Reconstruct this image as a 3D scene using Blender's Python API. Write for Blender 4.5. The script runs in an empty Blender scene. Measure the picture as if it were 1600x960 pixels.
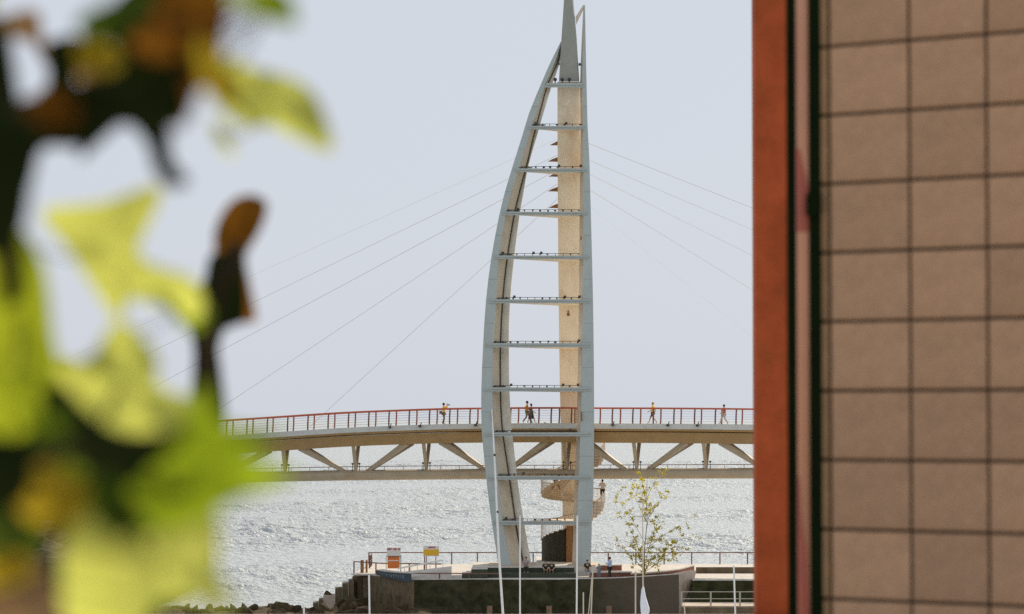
import bpy, bmesh, math, random
import numpy as np
from mathutils import Vector, Matrix
random.seed(7)
SC = bpy.context.scene
COL = SC.collection
R = math.radians

# ------------------------------------------------------------------ camera
F = 4400.0            # focal length in photo pixels (1600 wide)
EYE = 16.5            # metres above the sea
HOR = 655.0           # horizon row in the photo
PITCH = math.atan((HOR - 480.0) / F)
cam_d = bpy.data.cameras.new('camera')
cam = bpy.data.objects.new('camera', cam_d); COL.objects.link(cam)
cam_d.sensor_width = 36.0; cam_d.sensor_fit = 'HORIZONTAL'
cam_d.lens = F / 1600.0 * 36.0
cam_d.clip_start = 0.1; cam_d.clip_end = 200000.0
cam.location = (0, 0, EYE); cam.rotation_euler = (math.pi / 2 + PITCH, 0, 0)
cam_d.dof.use_dof = True; cam_d.dof.focus_distance = 222.0; cam_d.dof.aperture_fstop = 3.1
SC.camera = cam

# ------------------------------------------------------------------ sky, sun, exposure
SUN_EL, SUN_AZ = R(39), R(37)        # azimuth measured from +Y towards +X
world = bpy.data.worlds.new('World'); SC.world = world; world.use_nodes = True
nt = world.node_tree; nt.nodes.clear()
wo = nt.nodes.new('ShaderNodeOutputWorld'); bg = nt.nodes.new('ShaderNodeBackground')
sky = nt.nodes.new('ShaderNodeTexSky'); sky.sky_type = 'NISHITA'; sky.sun_disc = False
sky.sun_elevation = SUN_EL; sky.sun_rotation = SUN_AZ
sky.air_density = 1.0; sky.dust_density = 2.0; sky.ozone_density = 1.0
mixn = nt.nodes.new('ShaderNodeMix'); mixn.data_type = 'RGBA'
mixn.inputs[0].default_value = 0.93
nt.links.new(sky.outputs[0], mixn.inputs[6])
mixn.inputs[7].default_value = (6.44, 6.86, 7.62, 1)       # even milky haze over the whole sky
nt.links.new(mixn.outputs[2], bg.inputs[0]); bg.inputs[1].default_value = 0.1
nt.links.new(bg.outputs[0], wo.inputs[0])
sd = bpy.data.lights.new('sun', 'SUN'); sun = bpy.data.objects.new('sun', sd); COL.objects.link(sun)
sd.energy = 4.6; sd.angle = R(0.53); sd.color = (1.0, 0.87, 0.70)
sdir = Vector((math.sin(SUN_AZ) * math.cos(SUN_EL), math.cos(SUN_AZ) * math.cos(SUN_EL), math.sin(SUN_EL)))
sun.rotation_euler = sdir.to_track_quat('Z', 'Y').to_euler(); sun.location = (60, 60, 90)
SC.view_settings.view_transform = 'Standard'; SC.view_settings.look = 'None'
SC.view_settings.exposure = 0.0; SC.view_settings.gamma = 1.0
SC.render.engine = 'CYCLES'
SC.cycles.use_denoising = False
SC.cycles.sample_clamp_indirect = 4.0
SC.cycles.max_bounces = 6; SC.cycles.transparent_max_bounces = 6

# ------------------------------------------------------------------ helpers
FW = Vector((0, math.cos(PITCH), math.sin(PITCH))); UP = Vector((0, -math.sin(PITCH), math.cos(PITCH)))
def P(px, py, Y):
    d = FW * F + Vector((1, 0, 0)) * (px - 800.0) + UP * (480.0 - py)
    return Vector((0, 0, EYE)) + d * (Y / d.y)
def PZ(px, py, z):
    d = FW * F + Vector((1, 0, 0)) * (px - 800.0) + UP * (480.0 - py)
    return Vector((0, 0, EYE)) + d * ((z - EYE) / d.z)
def lerp(tab, v):
    if v <= tab[0][0]: return tab[0][1]
    for (a, b), (c, d) in zip(tab, tab[1:]):
        if v <= c: return b + (d - b) * (v - a) / (c - a)
    return tab[-1][1]
def smooth(tab, v):
    """Catmull-Rom style interpolation of a table."""
    n = len(tab)
    if v <= tab[0][0]: return tab[0][1]
    if v >= tab[-1][0]: return tab[-1][1]
    for i in range(n - 1):
        x0, y0 = tab[i]; x1, y1 = tab[i + 1]
        if v <= x1:
            m0 = (y1 - tab[i - 1][1]) / (x1 - tab[i - 1][0]) if i else (y1 - y0) / (x1 - x0)
            m1 = (tab[i + 2][1] - y0) / (tab[i + 2][0] - x0) if i + 2 < n else (y1 - y0) / (x1 - x0)
            h = x1 - x0; t = (v - x0) / h
            return ((2*t**3 - 3*t**2 + 1) * y0 + (t**3 - 2*t**2 + t) * h * m0
                    + (-2*t**3 + 3*t**2) * y1 + (t**3 - t**2) * h * m1)
def srgb(r, g, b):
    f = lambda c: (c / 255 / 12.92) if c / 255 <= 0.04045 else ((c / 255 + 0.055) / 1.055) ** 2.4
    return (f(r), f(g), f(b))

class MB:
    def __init__(s): s.v = []; s.f = []
    def quadbox(s, pts):                       # 8 points: bottom ring of 4, top ring of 4
        o = len(s.v); s.v += [Vector(p) for p in pts]
        for q in ((0,3,2,1),(4,5,6,7),(0,1,5,4),(1,2,6,5),(2,3,7,6),(3,0,4,7)): s.f.append([o + i for i in q])
        return s
    def box(s, c, size, rot=None):
        hx, hy, hz = size[0]/2, size[1]/2, size[2]/2
        pts = [Vector(p) for p in ((-hx,-hy,-hz),(hx,-hy,-hz),(hx,hy,-hz),(-hx,hy,-hz),(-hx,-hy,hz),(hx,-hy,hz),(hx,hy,hz),(-hx,hy,hz))]
        if rot is not None: pts = [rot @ p for p in pts]
        return s.quadbox([p + Vector(c) for p in pts])
    def beam(s, a, b, w, h, up=(0,0,1), w2=None, h2=None):
        a = Vector(a); b = Vector(b); d = (b - a).normalized(); u = Vector(up)
        r = d.cross(u)
        if r.length < 1e-4: r = d.cross(Vector((1, 0, 0)))
        r.normalize(); u = r.cross(d).normalized(); w2 = w2 or w; h2 = h2 or h
        pts = []
        for q, ww, hh in ((a, w, h), (b, w2, h2)):
            for sx, sz in ((-1,-1),(1,-1),(1,1),(-1,1)): pts.append(q + r * (sx * ww / 2) + u * (sz * hh / 2))
        return s.quadbox(pts)
    def tube(s, path, rad, n=6, cap=True):
        path = [Vector(p) for p in path]; m = len(path)
        rads = rad if isinstance(rad, (list, tuple)) else [rad] * m
        o = len(s.v); ref = Vector((0.13, 0.29, 1)).normalized()
        for i, p in enumerate(path):
            d = (path[min(i + 1, m - 1)] - path[max(i - 1, 0)]).normalized()
            if abs(d.dot(ref)) > 0.96: ref2 = Vector((1, 0.1, 0))
            else: ref2 = ref
            a = d.cross(ref2).normalized(); b = d.cross(a).normalized()
            for k in range(n):
                t = 2 * math.pi * k / n
                s.v.append(p + (a * math.cos(t) + b * math.sin(t)) * rads[i])
        for i in range(m - 1):
            for k in range(n):
                k2 = (k + 1) % n
                s.f.append([o + i*n + k, o + i*n + k2, o + (i+1)*n + k2, o + (i+1)*n + k])
        if cap:
            s.f.append([o + k for k in range(n)][::-1]); s.f.append([o + (m-1)*n + k for k in range(n)])
        return s
    def loft(s, sections, closed=True, cap=True):
        n = len(sections[0]); o = len(s.v)
        for sec in sections: s.v += [Vector(p) for p in sec]
        for i in range(len(sections) - 1):
            for k in range(n if closed else n - 1):
                k2 = (k + 1) % n
                s.f.append([o + i*n + k, o + i*n + k2, o + (i+1)*n + k2, o + (i+1)*n + k])
        if cap and closed:
            s.f.append([o + k for k in range(n)][::-1]); s.f.append([o + (len(sections)-1)*n + k for k in range(n)])
        return s
    def prism(s, bottom, top):                 # two matching loops
        return s.loft([bottom, top])
    def ball(s, c, r, n=8, m=5, sq=(1,1,1)):
        c = Vector(c); secs = []
        for i in range(1, m):
            ph = math.pi * i / m
            secs.append([c + Vector((r*sq[0]*math.sin(ph)*math.cos(2*math.pi*k/n), r*sq[1]*math.sin(ph)*math.sin(2*math.pi*k/n), -r*sq[2]*math.cos(ph))) for k in range(n)])
        return s.loft(secs)
    def build(s, name, m, parent=None, smooth_=False, kind=None, fix=True):
        off = Vector(parent['_o']) if parent is not None and '_o' in parent else Vector((0, 0, 0))
        me = bpy.data.meshes.new(name)
        me.from_pydata([v - off for v in s.v], [], s.f); me.update()
        if fix:
            bm = bmesh.new(); bm.from_mesh(me); bmesh.ops.recalc_face_normals(bm, faces=bm.faces); bm.to_mesh(me); bm.free()
        me.materials.append(m)
        if smooth_:
            for p in me.polygons: p.use_smooth = True
        o = bpy.data.objects.new(name, me); COL.objects.link(o)
        if parent is not None:
            o.parent = parent
        o['_o'] = list(off)
        if kind: o['kind'] = kind
        return o

def tag(o, label=None, cat=None, group=None, kind=None):
    if label: o['label'] = label
    if cat: o['category'] = cat
    if group: o['group'] = group
    if kind: o['kind'] = kind
    return o
def thing(name, label, cat, loc, group=None):
    o = bpy.data.objects.new(name, None); COL.objects.link(o); o.location = loc; o.empty_display_size = 0.2
    o['_o'] = list(loc)
    return tag(o, label, cat, group)
def inst(src, name, parent, loc, rot=None, scale=None):
    """another object on the same mesh, given in world coordinates"""
    o = bpy.data.objects.new(name, src.data if hasattr(src, 'data') and not isinstance(src, bpy.types.Mesh) else src)
    COL.objects.link(o); off = Vector(parent['_o']) if parent is not None else Vector((0, 0, 0))
    o.parent = parent; o.location = Vector(loc) - off
    o['_o'] = list(loc)
    if rot is not None: o.rotation_euler = rot
    if scale is not None: o.scale = scale
    return o
def bevel(o, w, seg=1):
    m = o.modifiers.new('bevel', 'BEVEL'); m.width = w; m.segments = seg; m.limit_method = 'ANGLE'
    return o

# ------------------------------------------------------------------ materials
def mat(name, col, rough=0.6, var=0.12, scale=3.0, bump=0.0, bscale=20.0, stain=None, stain_amt=0.0, stain_scale=1.0, streak=None, metal=0.0, spec=0.5, var2=None):
    m = bpy.data.materials.new(name); m.use_nodes = True; t = m.node_tree; b = t.nodes['Principled BSDF']
    tc = t.nodes.new('ShaderNodeTexCoord')
    n1 = t.nodes.new('ShaderNodeTexNoise'); n1.inputs['Scale'].default_value = scale; n1.inputs['Detail'].default_value = 6; n1.inputs['Roughness'].default_value = 0.65
    t.links.new(tc.outputs['Object'], n1.inputs['Vector'])
    rp = t.nodes.new('ShaderNodeValToRGB')
    lo = tuple(c * (1 - var) for c in col) if var2 is None else var2; hi = tuple(min(1, c * (1 + var)) for c in col)
    rp.color_ramp.elements[0].position = 0.3; rp.color_ramp.elements[0].color = (*lo, 1)
    rp.color_ramp.elements[1].position = 0.72; rp.color_ramp.elements[1].color = (*hi, 1)
    t.links.new(n1.outputs[0], rp.inputs[0]); out = rp.outputs[0]
    if stain is not None:
        mp = t.nodes.new('ShaderNodeMapping'); mp.inputs['Scale'].default_value = streak or (1, 1, 1)
        t.links.new(tc.outputs['Object'], mp.inputs[0])
        n2 = t.nodes.new('ShaderNodeTexNoise'); n2.inputs['Scale'].default_value = stain_scale; n2.inputs['Detail'].default_value = 8; n2.inputs['Roughness'].default_value = 0.7
        t.links.new(mp.outputs[0], n2.inputs['Vector'])
        r2 = t.nodes.new('ShaderNodeValToRGB'); r2.color_ramp.elements[0].position = 0.52; r2.color_ramp.elements[1].position = 0.75
        r2.color_ramp.elements[1].color = (stain_amt, stain_amt, stain_amt, 1)
        t.links.new(n2.outputs[0], r2.inputs[0])
        mx = t.nodes.new('ShaderNodeMix'); mx.data_type = 'RGBA'
        t.links.new(r2.outputs[0], mx.inputs[0]); t.links.new(out, mx.inputs[6]); mx.inputs[7].default_value = (*stain, 1)
        out = mx.outputs[2]
    t.links.new(out, b.inputs['Base Color'])
    b.inputs['Roughness'].default_value = rough; b.inputs['Metallic'].default_value = metal
    b.inputs['Specular IOR Level'].default_value = spec
    if bump:
        n3 = t.nodes.new('ShaderNodeTexNoise'); n3.inputs['Scale'].default_value = bscale; n3.inputs['Detail'].default_value = 6
        t.links.new(tc.outputs['Object'], n3.inputs['Vector'])
        bp = t.nodes.new('ShaderNodeBump'); bp.inputs['Strength'].default_value = bump; bp.inputs['Distance'].default_value = 0.05
        t.links.new(n3.outputs[0], bp.inputs['Height']); t.links.new(bp.outputs[0], b.inputs['Normal'])
    return m

M = {}
M['steel'] = mat('shade_grey_steel', (0.41, 0.452, 0.428), 0.5, 0.07, 0.8, stain=(0.38, 0.36, 0.31), stain_amt=0.65, stain_scale=0.9, streak=(2.5, 2.5, 0.35))  # pylon steel is white; the shade on its front is put into this grey
M['spire'] = mat('spire_steel', (0.30, 0.31, 0.265), 0.5, 0.08, 0.8, stain=(0.2, 0.21, 0.18), stain_amt=0.5, stain_scale=0.8, streak=(2.0, 2.0, 0.5))
M['cream'] = mat('warm_lit_cream', (0.84, 0.73, 0.56), 0.6, 0.06, 1.0, stain=(0.50, 0.26, 0.08), stain_amt=0.6, stain_scale=0.5, streak=(1.2, 1.2, 0.4))  # warm bounce light is put into the mast and tie plate colour
M['web'] = mat('warm_lit_steel', (0.60, 0.52, 0.40), 0.6, 0.08, 1.2, stain=(0.34, 0.24, 0.13), stain_amt=0.5, stain_scale=0.8, streak=(2, 2, 0.35))  # inner faces: warm light put into the base tone
M['groove'] = mat('groove_strip', (0.10, 0.075, 0.04), 0.8, 0.4, 2, spec=0.1)
M['flange'] = mat('sunlit_flange', (0.82, 0.76, 0.64), 0.6, 0.08, 1.2, stain=(0.34, 0.24, 0.13), stain_amt=0.4, stain_scale=0.8, streak=(2, 2, 0.35))  # paler copy of the web tone, with the sunlight painted in
M['tan'] = mat('tan_girder', (0.355, 0.22, 0.085), 0.6, 0.12, 1.2, stain=(0.22, 0.14, 0.06), stain_amt=0.5, stain_scale=0.9, streak=(0.6, 0.6, 2))
M['chord'] = mat('chord_paint', (0.42, 0.345, 0.235), 0.55, 0.1, 1.0, stain=(0.33, 0.2, 0.09), stain_amt=0.6, stain_scale=0.8, streak=(0.5, 0.5, 2))
M['fascia'] = mat('fascia_concrete', (0.60, 0.60, 0.56), 0.7, 0.08, 1.2, stain=(0.35, 0.33, 0.28), stain_amt=0.5, stain_scale=0.9)
M['deck'] = mat('deck_boards', (0.35, 0.27, 0.19), 0.8, 0.2, 4)
M['redrail'] = mat('red_rail', (0.54, 0.12, 0.055), 0.5, 0.15, 2)
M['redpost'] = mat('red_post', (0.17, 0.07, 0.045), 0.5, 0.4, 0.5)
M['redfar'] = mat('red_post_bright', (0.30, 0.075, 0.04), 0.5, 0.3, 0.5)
M['wire'] = mat('wire', (0.42, 0.38, 0.30), 0.5, 0.1, 2)
M['cable'] = mat('stay_cable', (0.50, 0.45, 0.36), 0.5, 0.1, 2)
M['lamp'] = mat('dark_lamp', (0.035, 0.035, 0.03), 0.5, 0.2, 6)
M['rust'] = mat('rust', (0.27, 0.13, 0.045), 0.8, 0.3, 8)
M['concrete'] = mat('pier_paving', (0.58, 0.54, 0.48), 0.85, 0.15, 1.5, spec=0.2, stain=(0.33, 0.28, 0.22), stain_amt=0.7, stain_scale=0.7)
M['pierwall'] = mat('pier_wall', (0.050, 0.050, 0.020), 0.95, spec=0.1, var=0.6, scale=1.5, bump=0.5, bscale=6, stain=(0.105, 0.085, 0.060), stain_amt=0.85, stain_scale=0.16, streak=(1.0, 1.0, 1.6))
M['pierside'] = mat('pier_side', (0.15, 0.105, 0.055), 0.85, 0.4, 1.5, bump=0.5, bscale=6, stain=(0.05, 0.06, 0.025), stain_amt=0.9, stain_scale=0.7, streak=(2.2, 2.2, 0.3))
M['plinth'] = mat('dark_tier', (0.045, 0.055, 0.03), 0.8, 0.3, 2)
M['brick'] = mat('tier_red', (0.20, 0.075, 0.045), 0.8, 0.25, 3)
M['wedge'] = mat('wedge_wall', (0.52, 0.42, 0.32), 0.8, 0.16, 2.5, bump=0.4, bscale=5)
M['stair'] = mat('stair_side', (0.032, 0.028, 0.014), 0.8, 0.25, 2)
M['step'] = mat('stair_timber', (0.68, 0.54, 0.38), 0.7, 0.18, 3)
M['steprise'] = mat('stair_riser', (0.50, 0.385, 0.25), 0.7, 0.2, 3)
M['seam'] = mat('plate_joint', (0.27, 0.295, 0.28), 0.6, 0.2, 3)
M['rock'] = mat('basalt_rock', (0.075, 0.055, 0.030), 0.95, 0.5, 1.2, spec=0.1, bump=0.8, bscale=4, stain=(0.035, 0.045, 0.02), stain_amt=0.9, stain_scale=0.7)
M['cliff'] = mat('cliff_rock', (0.085, 0.062, 0.045), 0.95, 0.5, 0.4, bump=1.0, bscale=0.8, spec=0.1, stain=(0.03, 0.04, 0.012), stain_amt=0.9, stain_scale=0.25)
M['white'] = mat('white_paint', (0.78, 0.76, 0.70), 0.5, 0.06, 3)
M['mast'] = mat('mast_alloy', (0.80, 0.78, 0.74), 0.4, 0.06, 3)
M['mastwarm'] = mat('mast_weathered', (0.62, 0.52, 0.40), 0.5, 0.15, 1.0)
M['sail'] = mat('sailcloth', (0.80, 0.80, 0.86), 0.8, 0.06, 3)
M['orange'] = mat('orange_sign', (0.72, 0.20, 0.035), 0.6, 0.08, 4)
M['yellow'] = mat('yellow_sign', (0.80, 0.46, 0.02), 0.6, 0.06, 4)
M['signwhite'] = mat('white_sign', (0.78, 0.74, 0.66), 0.6, 0.05, 4)
M['signred'] = mat('red_print', (0.55, 0.03, 0.05), 0.6, 0.05, 4)
M['navy'] = mat('navy_panel', (0.03, 0.055, 0.07), 0.5, 0.25, 2)
M['print'] = mat('grey_print', (0.35, 0.38, 0.38), 0.6, 0.2, 3)
M['skin'] = mat('skin', (0.55, 0.33, 0.22), 0.6, 0.05, 6)
M['hair'] = mat('dark_hair', (0.02, 0.014, 0.01), 0.7, 0.2, 20)
M['trunk'] = mat('bark', (0.030, 0.022, 0.011), 0.95, 0.4, 12, spec=0.05, bump=0.6, bscale=30)
M['twig'] = mat('sapling_bark', (0.24, 0.19, 0.10), 0.9, 0.3, 12)
M['pile'] = mat('timber_pile', (0.25, 0.16, 0.09), 0.9, 0.3, 3)
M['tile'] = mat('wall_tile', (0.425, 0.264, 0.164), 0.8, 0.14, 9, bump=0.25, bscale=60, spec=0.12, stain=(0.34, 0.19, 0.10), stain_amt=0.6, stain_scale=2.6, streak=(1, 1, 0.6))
def per_piece(m, amt=0.09, grain=0.32, gscale=130):
    t = m.node_tree; b = t.nodes['Principled BSDF']; src = b.inputs['Base Color'].links[0].from_socket
    oi = t.nodes.new('ShaderNodeObjectInfo'); mr = t.nodes.new('ShaderNodeMapRange'); mr.inputs[3].default_value = 1 - amt; mr.inputs[4].default_value = 1 + amt
    t.links.new(oi.outputs['Random'], mr.inputs[0])
    tc = t.nodes.new('ShaderNodeTexCoord'); n = t.nodes.new('ShaderNodeTexNoise'); n.inputs['Scale'].default_value = gscale; n.inputs['Detail'].default_value = 3
    t.links.new(tc.outputs['Object'], n.inputs['Vector'])
    m2 = t.nodes.new('ShaderNodeMapRange'); m2.inputs[1].default_value = .3; m2.inputs[2].default_value = .7; m2.inputs[3].default_value = 1 - grain; m2.inputs[4].default_value = 1 + grain
    t.links.new(n.outputs[0], m2.inputs[0])
    mu = t.nodes.new('ShaderNodeMath'); mu.operation = 'MULTIPLY'; t.links.new(mr.outputs[0], mu.inputs[0]); t.links.new(m2.outputs[0], mu.inputs[1])
    vm = t.nodes.new('ShaderNodeVectorMath'); vm.operation = 'SCALE'; t.links.new(src, vm.inputs[0]); t.links.new(mu.outputs[0], vm.inputs['Scale'])
    t.links.new(vm.outputs[0], b.inputs['Base Color'])
per_piece(M['tile'])
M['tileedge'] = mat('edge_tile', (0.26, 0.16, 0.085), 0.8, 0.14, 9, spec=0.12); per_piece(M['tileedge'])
M['grout'] = mat('dark_grout', (0.040, 0.022, 0.008), 0.9, 0.2, 10)
M['trim'] = mat('dark_green_trim', (0.006, 0.012, 0.004), 0.9, 0.3, 3, spec=0.03)
M['rendered'] = mat('building_render', (0.38, 0.30, 0.22), 0.9, 0.1, 2)
M['pipe'] = mat('pipe_paint', (0.50, 0.235, 0.135), 0.6, 0.08, 3)
M['pipered'] = mat('pipe_red_patch', (0.33, 0.075, 0.045), 0.6, 0.15, 6)
M['redcol'] = mat('red_oxide', (0.36, 0.074, 0.023), 0.8, 0.28, 2.2, spec=0.15, stain=(0.24, 0.075, 0.02), stain_amt=0.8, stain_scale=3.0, streak=(1, 1, 0.5))
M['terrace'] = mat('terrace_paving', (0.50, 0.46, 0.40), 0.85, 0.12, 0.8)
M['hull'] = mat('boat_hull', (0.75, 0.75, 0.74), 0.35, 0.04, 2)

def leaf_mat(name, col, trans, tcol, var=0.25, scale=9):
    m = bpy.data.materials.new(name); m.use_nodes = True; t = m.node_tree; t.nodes.clear()
    o = t.nodes.new('ShaderNodeOutputMaterial'); mx = t.nodes.new('ShaderNodeMixShader'); mx.inputs[0].default_value = trans
    d = t.nodes.new('ShaderNodeBsdfDiffuse'); tr = t.nodes.new('ShaderNodeBsdfTranslucent')
    tc = t.nodes.new('ShaderNodeTexCoord'); n = t.nodes.new('ShaderNodeTexNoise'); n.inputs['Scale'].default_value = scale; n.inputs['Detail'].default_value = 4
    t.links.new(tc.outputs['Object'], n.inputs['Vector'])
    for node, c in ((d, col), (tr, tcol)):
        rp = t.nodes.new('ShaderNodeValToRGB'); rp.color_ramp.elements[0].position = 0.3; rp.color_ramp.elements[1].position = 0.7
        rp.color_ramp.elements[0].color = (*[k * (1 - var) for k in c], 1); rp.color_ramp.elements[1].color = (*[min(1, k * (1 + var)) for k in c], 1)
        t.links.new(n.outputs[0], rp.inputs[0]); t.links.new(rp.outputs[0], node.inputs[0])
    t.links.new(d.outputs[0], mx.inputs[1]); t.links.new(tr.outputs[0], mx.inputs[2]); t.links.new(mx.outputs[0], o.inputs[0])
    return m
M['lf_lime'] = leaf_mat('leaf_lime', (0.17, 0.22, 0.015), 0.6, (0.34, 0.40, 0.02), 0.3, 14)
M['lf_pale'] = leaf_mat('leaf_pale', (0.34, 0.35, 0.085), 0.6, (0.57, 0.61, 0.115), 0.25, 14)
M['lf_green'] = leaf_mat('leaf_green', (0.10, 0.145, 0.012), 0.58, (0.235, 0.32, 0.012), 0.3, 14)
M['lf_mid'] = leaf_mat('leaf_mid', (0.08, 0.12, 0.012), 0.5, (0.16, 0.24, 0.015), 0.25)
M['lf_shade_green'] = leaf_mat('leaf_shade_green', (0.03, 0.05, 0.008), 0.3, (0.08, 0.13, 0.01), 0.25)  # half-shaded leaves: shade put into the deep green albedo
M['lf_shade'] = leaf_mat('leaf_shade', (0.012, 0.018, 0.006), 0.1, (0.02, 0.03, 0.005), 0.3)  # shade of overlapped leaves painted in as a near-black albedo
M['lf_brown'] = leaf_mat('leaf_brown', (0.10, 0.045, 0.007), 0.5, (0.17, 0.07, 0.008), 0.4, 16)
M['lf_gold'] = leaf_mat('leaf_gold', (0.22, 0.17, 0.015), 0.6, (0.40, 0.29, 0.02), 0.3, 12)
M['lf_dry'] = leaf_mat('leaf_dry', (0.20, 0.13, 0.07), 0.4, (0.28, 0.17, 0.08), 0.35, 12)
M['lf_sap'] = leaf_mat('leaf_sapling', (0.30, 0.245, 0.02), 0.58, (0.78, 0.64, 0.05), 0.4, 2.5)
def cloth(name, c): return mat(name, c, 0.85, 0.12, 8)

# ------------------------------------------------------------------ sea
def sea_material():
    m = bpy.data.materials.new('sea_water'); m.use_nodes = True; t = m.node_tree; b = t.nodes['Principled BSDF']
    b.inputs['Base Color'].default_value = (0.415, 0.455, 0.465, 1); b.inputs['Roughness'].default_value = 0.40
    b.inputs['IOR'].default_value = 1.33; b.inputs['Specular IOR Level'].default_value = 0.5
    tc = t.nodes.new('ShaderNodeTexCoord')
    def nz(sx, sy, scale, det, rot):
        mp = t.nodes.new('ShaderNodeMapping'); mp.inputs['Scale'].default_value = (sx, sy, 1); mp.inputs['Rotation'].default_value = (0, 0, R(rot))
        t.links.new(tc.outputs['Object'], mp.inputs[0])
        n = t.nodes.new('ShaderNodeTexNoise'); n.inputs['Scale'].default_value = scale; n.inputs['Detail'].default_value = det; n.inputs['Roughness'].default_value = 0.6
        t.links.new(mp.outputs[0], n.inputs['Vector']); return n.outputs[0]
    a = nz(0.7, 1.0, 0.9, 3, 12); c = nz(0.7, 1.0, 2.2, 6, -10)
    ml = t.nodes.new('ShaderNodeMath'); ml.operation = 'MULTIPLY'; ml.inputs[1].default_value = 2.4; t.links.new(a, ml.inputs[0])
    ad = t.nodes.new('ShaderNodeMath'); ad.operation = 'ADD'; t.links.new(ml.outputs[0], ad.inputs[0]); t.links.new(c, ad.inputs[1])
    bp = t.nodes.new('ShaderNodeBump'); bp.inputs['Strength'].default_value = 1.0; bp.inputs['Distance'].default_value = 0.35
    t.links.new(ad.outputs[0], bp.inputs['Height']); t.links.new(bp.outputs[0], b.inputs['Normal'])
    return m
M['sea'] = sea_material()
def sea_mesh():
    """one sheet: flat outside, with real wave relief over the water beyond the pier"""
    rs = np.random.RandomState(12)
    comps = []
    for k in range(46):
        lam = 1.3 * (11.0 / 1.3) ** rs.rand(); th = math.radians(-86 + rs.randn() * (30 - 1.6 * lam))      # wave travel direction
        comps.append((2 * math.pi / lam, th, rs.rand() * 2 * math.pi, 0.0118 * lam ** 0.92))
    V = []; Fc = []; off = 0
    def patch(x0, x1, y0, y1, dx, dy, fade0, fade1, near):
        nonlocal off
        xs_ = np.arange(x0, x1 + 1e-6, dx); ys_ = np.arange(y0, y1 + 1e-6, dy)
        X, Y = np.meshgrid(xs_, ys_); Zz = np.zeros_like(X)
        env = 0.72 + 0.75 * np.sin(X * 0.043 + Y * 0.021 + 1.0) * np.sin(Y * 0.033 - X * 0.017) + 0.25 * np.sin(X * .11 - Y * .07)
        for k_, th, ph, a in comps:
            if 2 * math.pi / k_ < 2.2 * max(dx, dy): continue
            q = k_ * (X * math.cos(th) + Y * math.sin(th)) + ph
            Zz += a * (np.sin(q) + 0.28 * np.cos(2 * q))
        f = np.clip((Y - y0) / fade0, 0, 1) * np.clip((y1 - Y) / fade1, 0, 1) * np.clip((X - x0) / 4, 0, 1) * np.clip((x1 - X) / 4, 0, 1)
        Zz = Zz * env * f - 0.001
        n0, n1 = X.shape
        V.append(np.stack([X, Y, Zz], -1).reshape(-1, 3))
        a = (np.arange(n0 - 1)[:, None] * n1 + np.arange(n1 - 1)[None, :]).reshape(-1) + off
        Fc.append(np.stack([a, a + 1, a + n1 + 1, a + n1], -1)); off += n0 * n1
    patch(-110, 80, 226, 480, 0.42, 0.42, 4, 4, True)
    patch(-190, 130, 476, 1100, 0.9, 1.0, 4, 4, False)
    # flat rest of the sea, far out to the horizon, a little lower so that the relief never dips under it
    NS = 64; radii = [0.01, 40, 150, 600, 3000, 15000, 60000]; vv = []; ff = []
    for r_ in radii:
        for k in range(NS): vv.append((r_ * math.cos(2*math.pi*k/NS), 230 + r_ * math.sin(2*math.pi*k/NS), -0.45))
    for i in range(len(radii) - 1):
        for k in range(NS): ff.append((off + i*NS + k, off + i*NS + (k+1) % NS, off + (i+1)*NS + (k+1) % NS, off + (i+1)*NS + k))
    V.append(np.array(vv)); Fc.append(np.array(ff)[:, ::1])
    V = np.concatenate(V).astype(np.float32); Fc = np.concatenate(Fc).astype(np.int32)
    me = bpy.data.meshes.new('sea'); me.vertices.add(len(V)); me.vertices.foreach_set('co', V.ravel())
    me.loops.add(Fc.size); me.loops.foreach_set('vertex_index', Fc.ravel())
    me.polygons.add(len(Fc)); me.polygons.foreach_set('loop_start', np.arange(0, Fc.size, 4, dtype=np.int32))
    me.polygons.foreach_set('use_smooth', np.ones(len(Fc), dtype=bool))
    me.update(calc_edges=True); me.validate(); me.materials.append(M['sea'])
    o = bpy.data.objects.new('sea', me); COL.objects.link(o); return o
tag(sea_mesh(), kind='structure')

# ------------------------------------------------------------------ near terrace and slope (below the frame, carries wall, column and tree)
mb = MB()
xs = (-60, -20, 20, 60)
prof = [(-40, 14.7), (26, 14.7), (30, 12), (55, 2), (62, -2)]
mb.loft([[Vector((x, y, z)) for (y, z) in prof] + [Vector((x, 62, -4)), Vector((x, -40, -4))] for x in xs])
tag(mb.build('terrace', M['terrace']), kind='structure')

# ------------------------------------------------------------------ pylon
def YL(y): return 220 + 6 * (882 - y) / 817.0
def YM(y): return 226 + 5 * (y - 65) / 817.0
LA = [(65,876.5),(100,859),(130,846),(176,827),(214,815.5),(260,801),(300,789),(337,780),(404,767.5),(470,759.3),(540,754.8),(610,752),(660,752.3),(690,754),(750,760),(800,766),(830,770.5),(884,779)]
LB = [(65,878),(100,866),(130,853),(176,838),(214,826),(260,812),(300,799),(337,790),(404,779),(470,775),(540,770.5),(610,769.5),(660,771),(690,773.5),(750,778),(800,783),(830,787.5),(884,799)]
LC = [(65,879),(100,870),(130,856),(176,843),(214,833),(260,822),(300,811.5),(337,803),(404,792),(470,785),(540,781.5),(610,781.5),(660,783.5),(690,787),(750,796),(800,803),(830,807.5),(884,818)]
LD = [(65,880),(100,874),(138,861),(176,849.5),(205,841.5),(260,825.5),(300,818.5),(337,812),(404,803.5),(470,797.2),(540,795.2),(610,796),(660,799),(700,803),(750,808.5),(800,816),(830,821),(884,831)]
RR = [(8,914),(60,915),(130,916.5),(200,918.3),(251,921),(300,922.3),(400,925),(470,926.6),(540,927.6),(610,928.2),(690,928.2),(750,927.5),(815,925),(884,923)]
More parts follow.
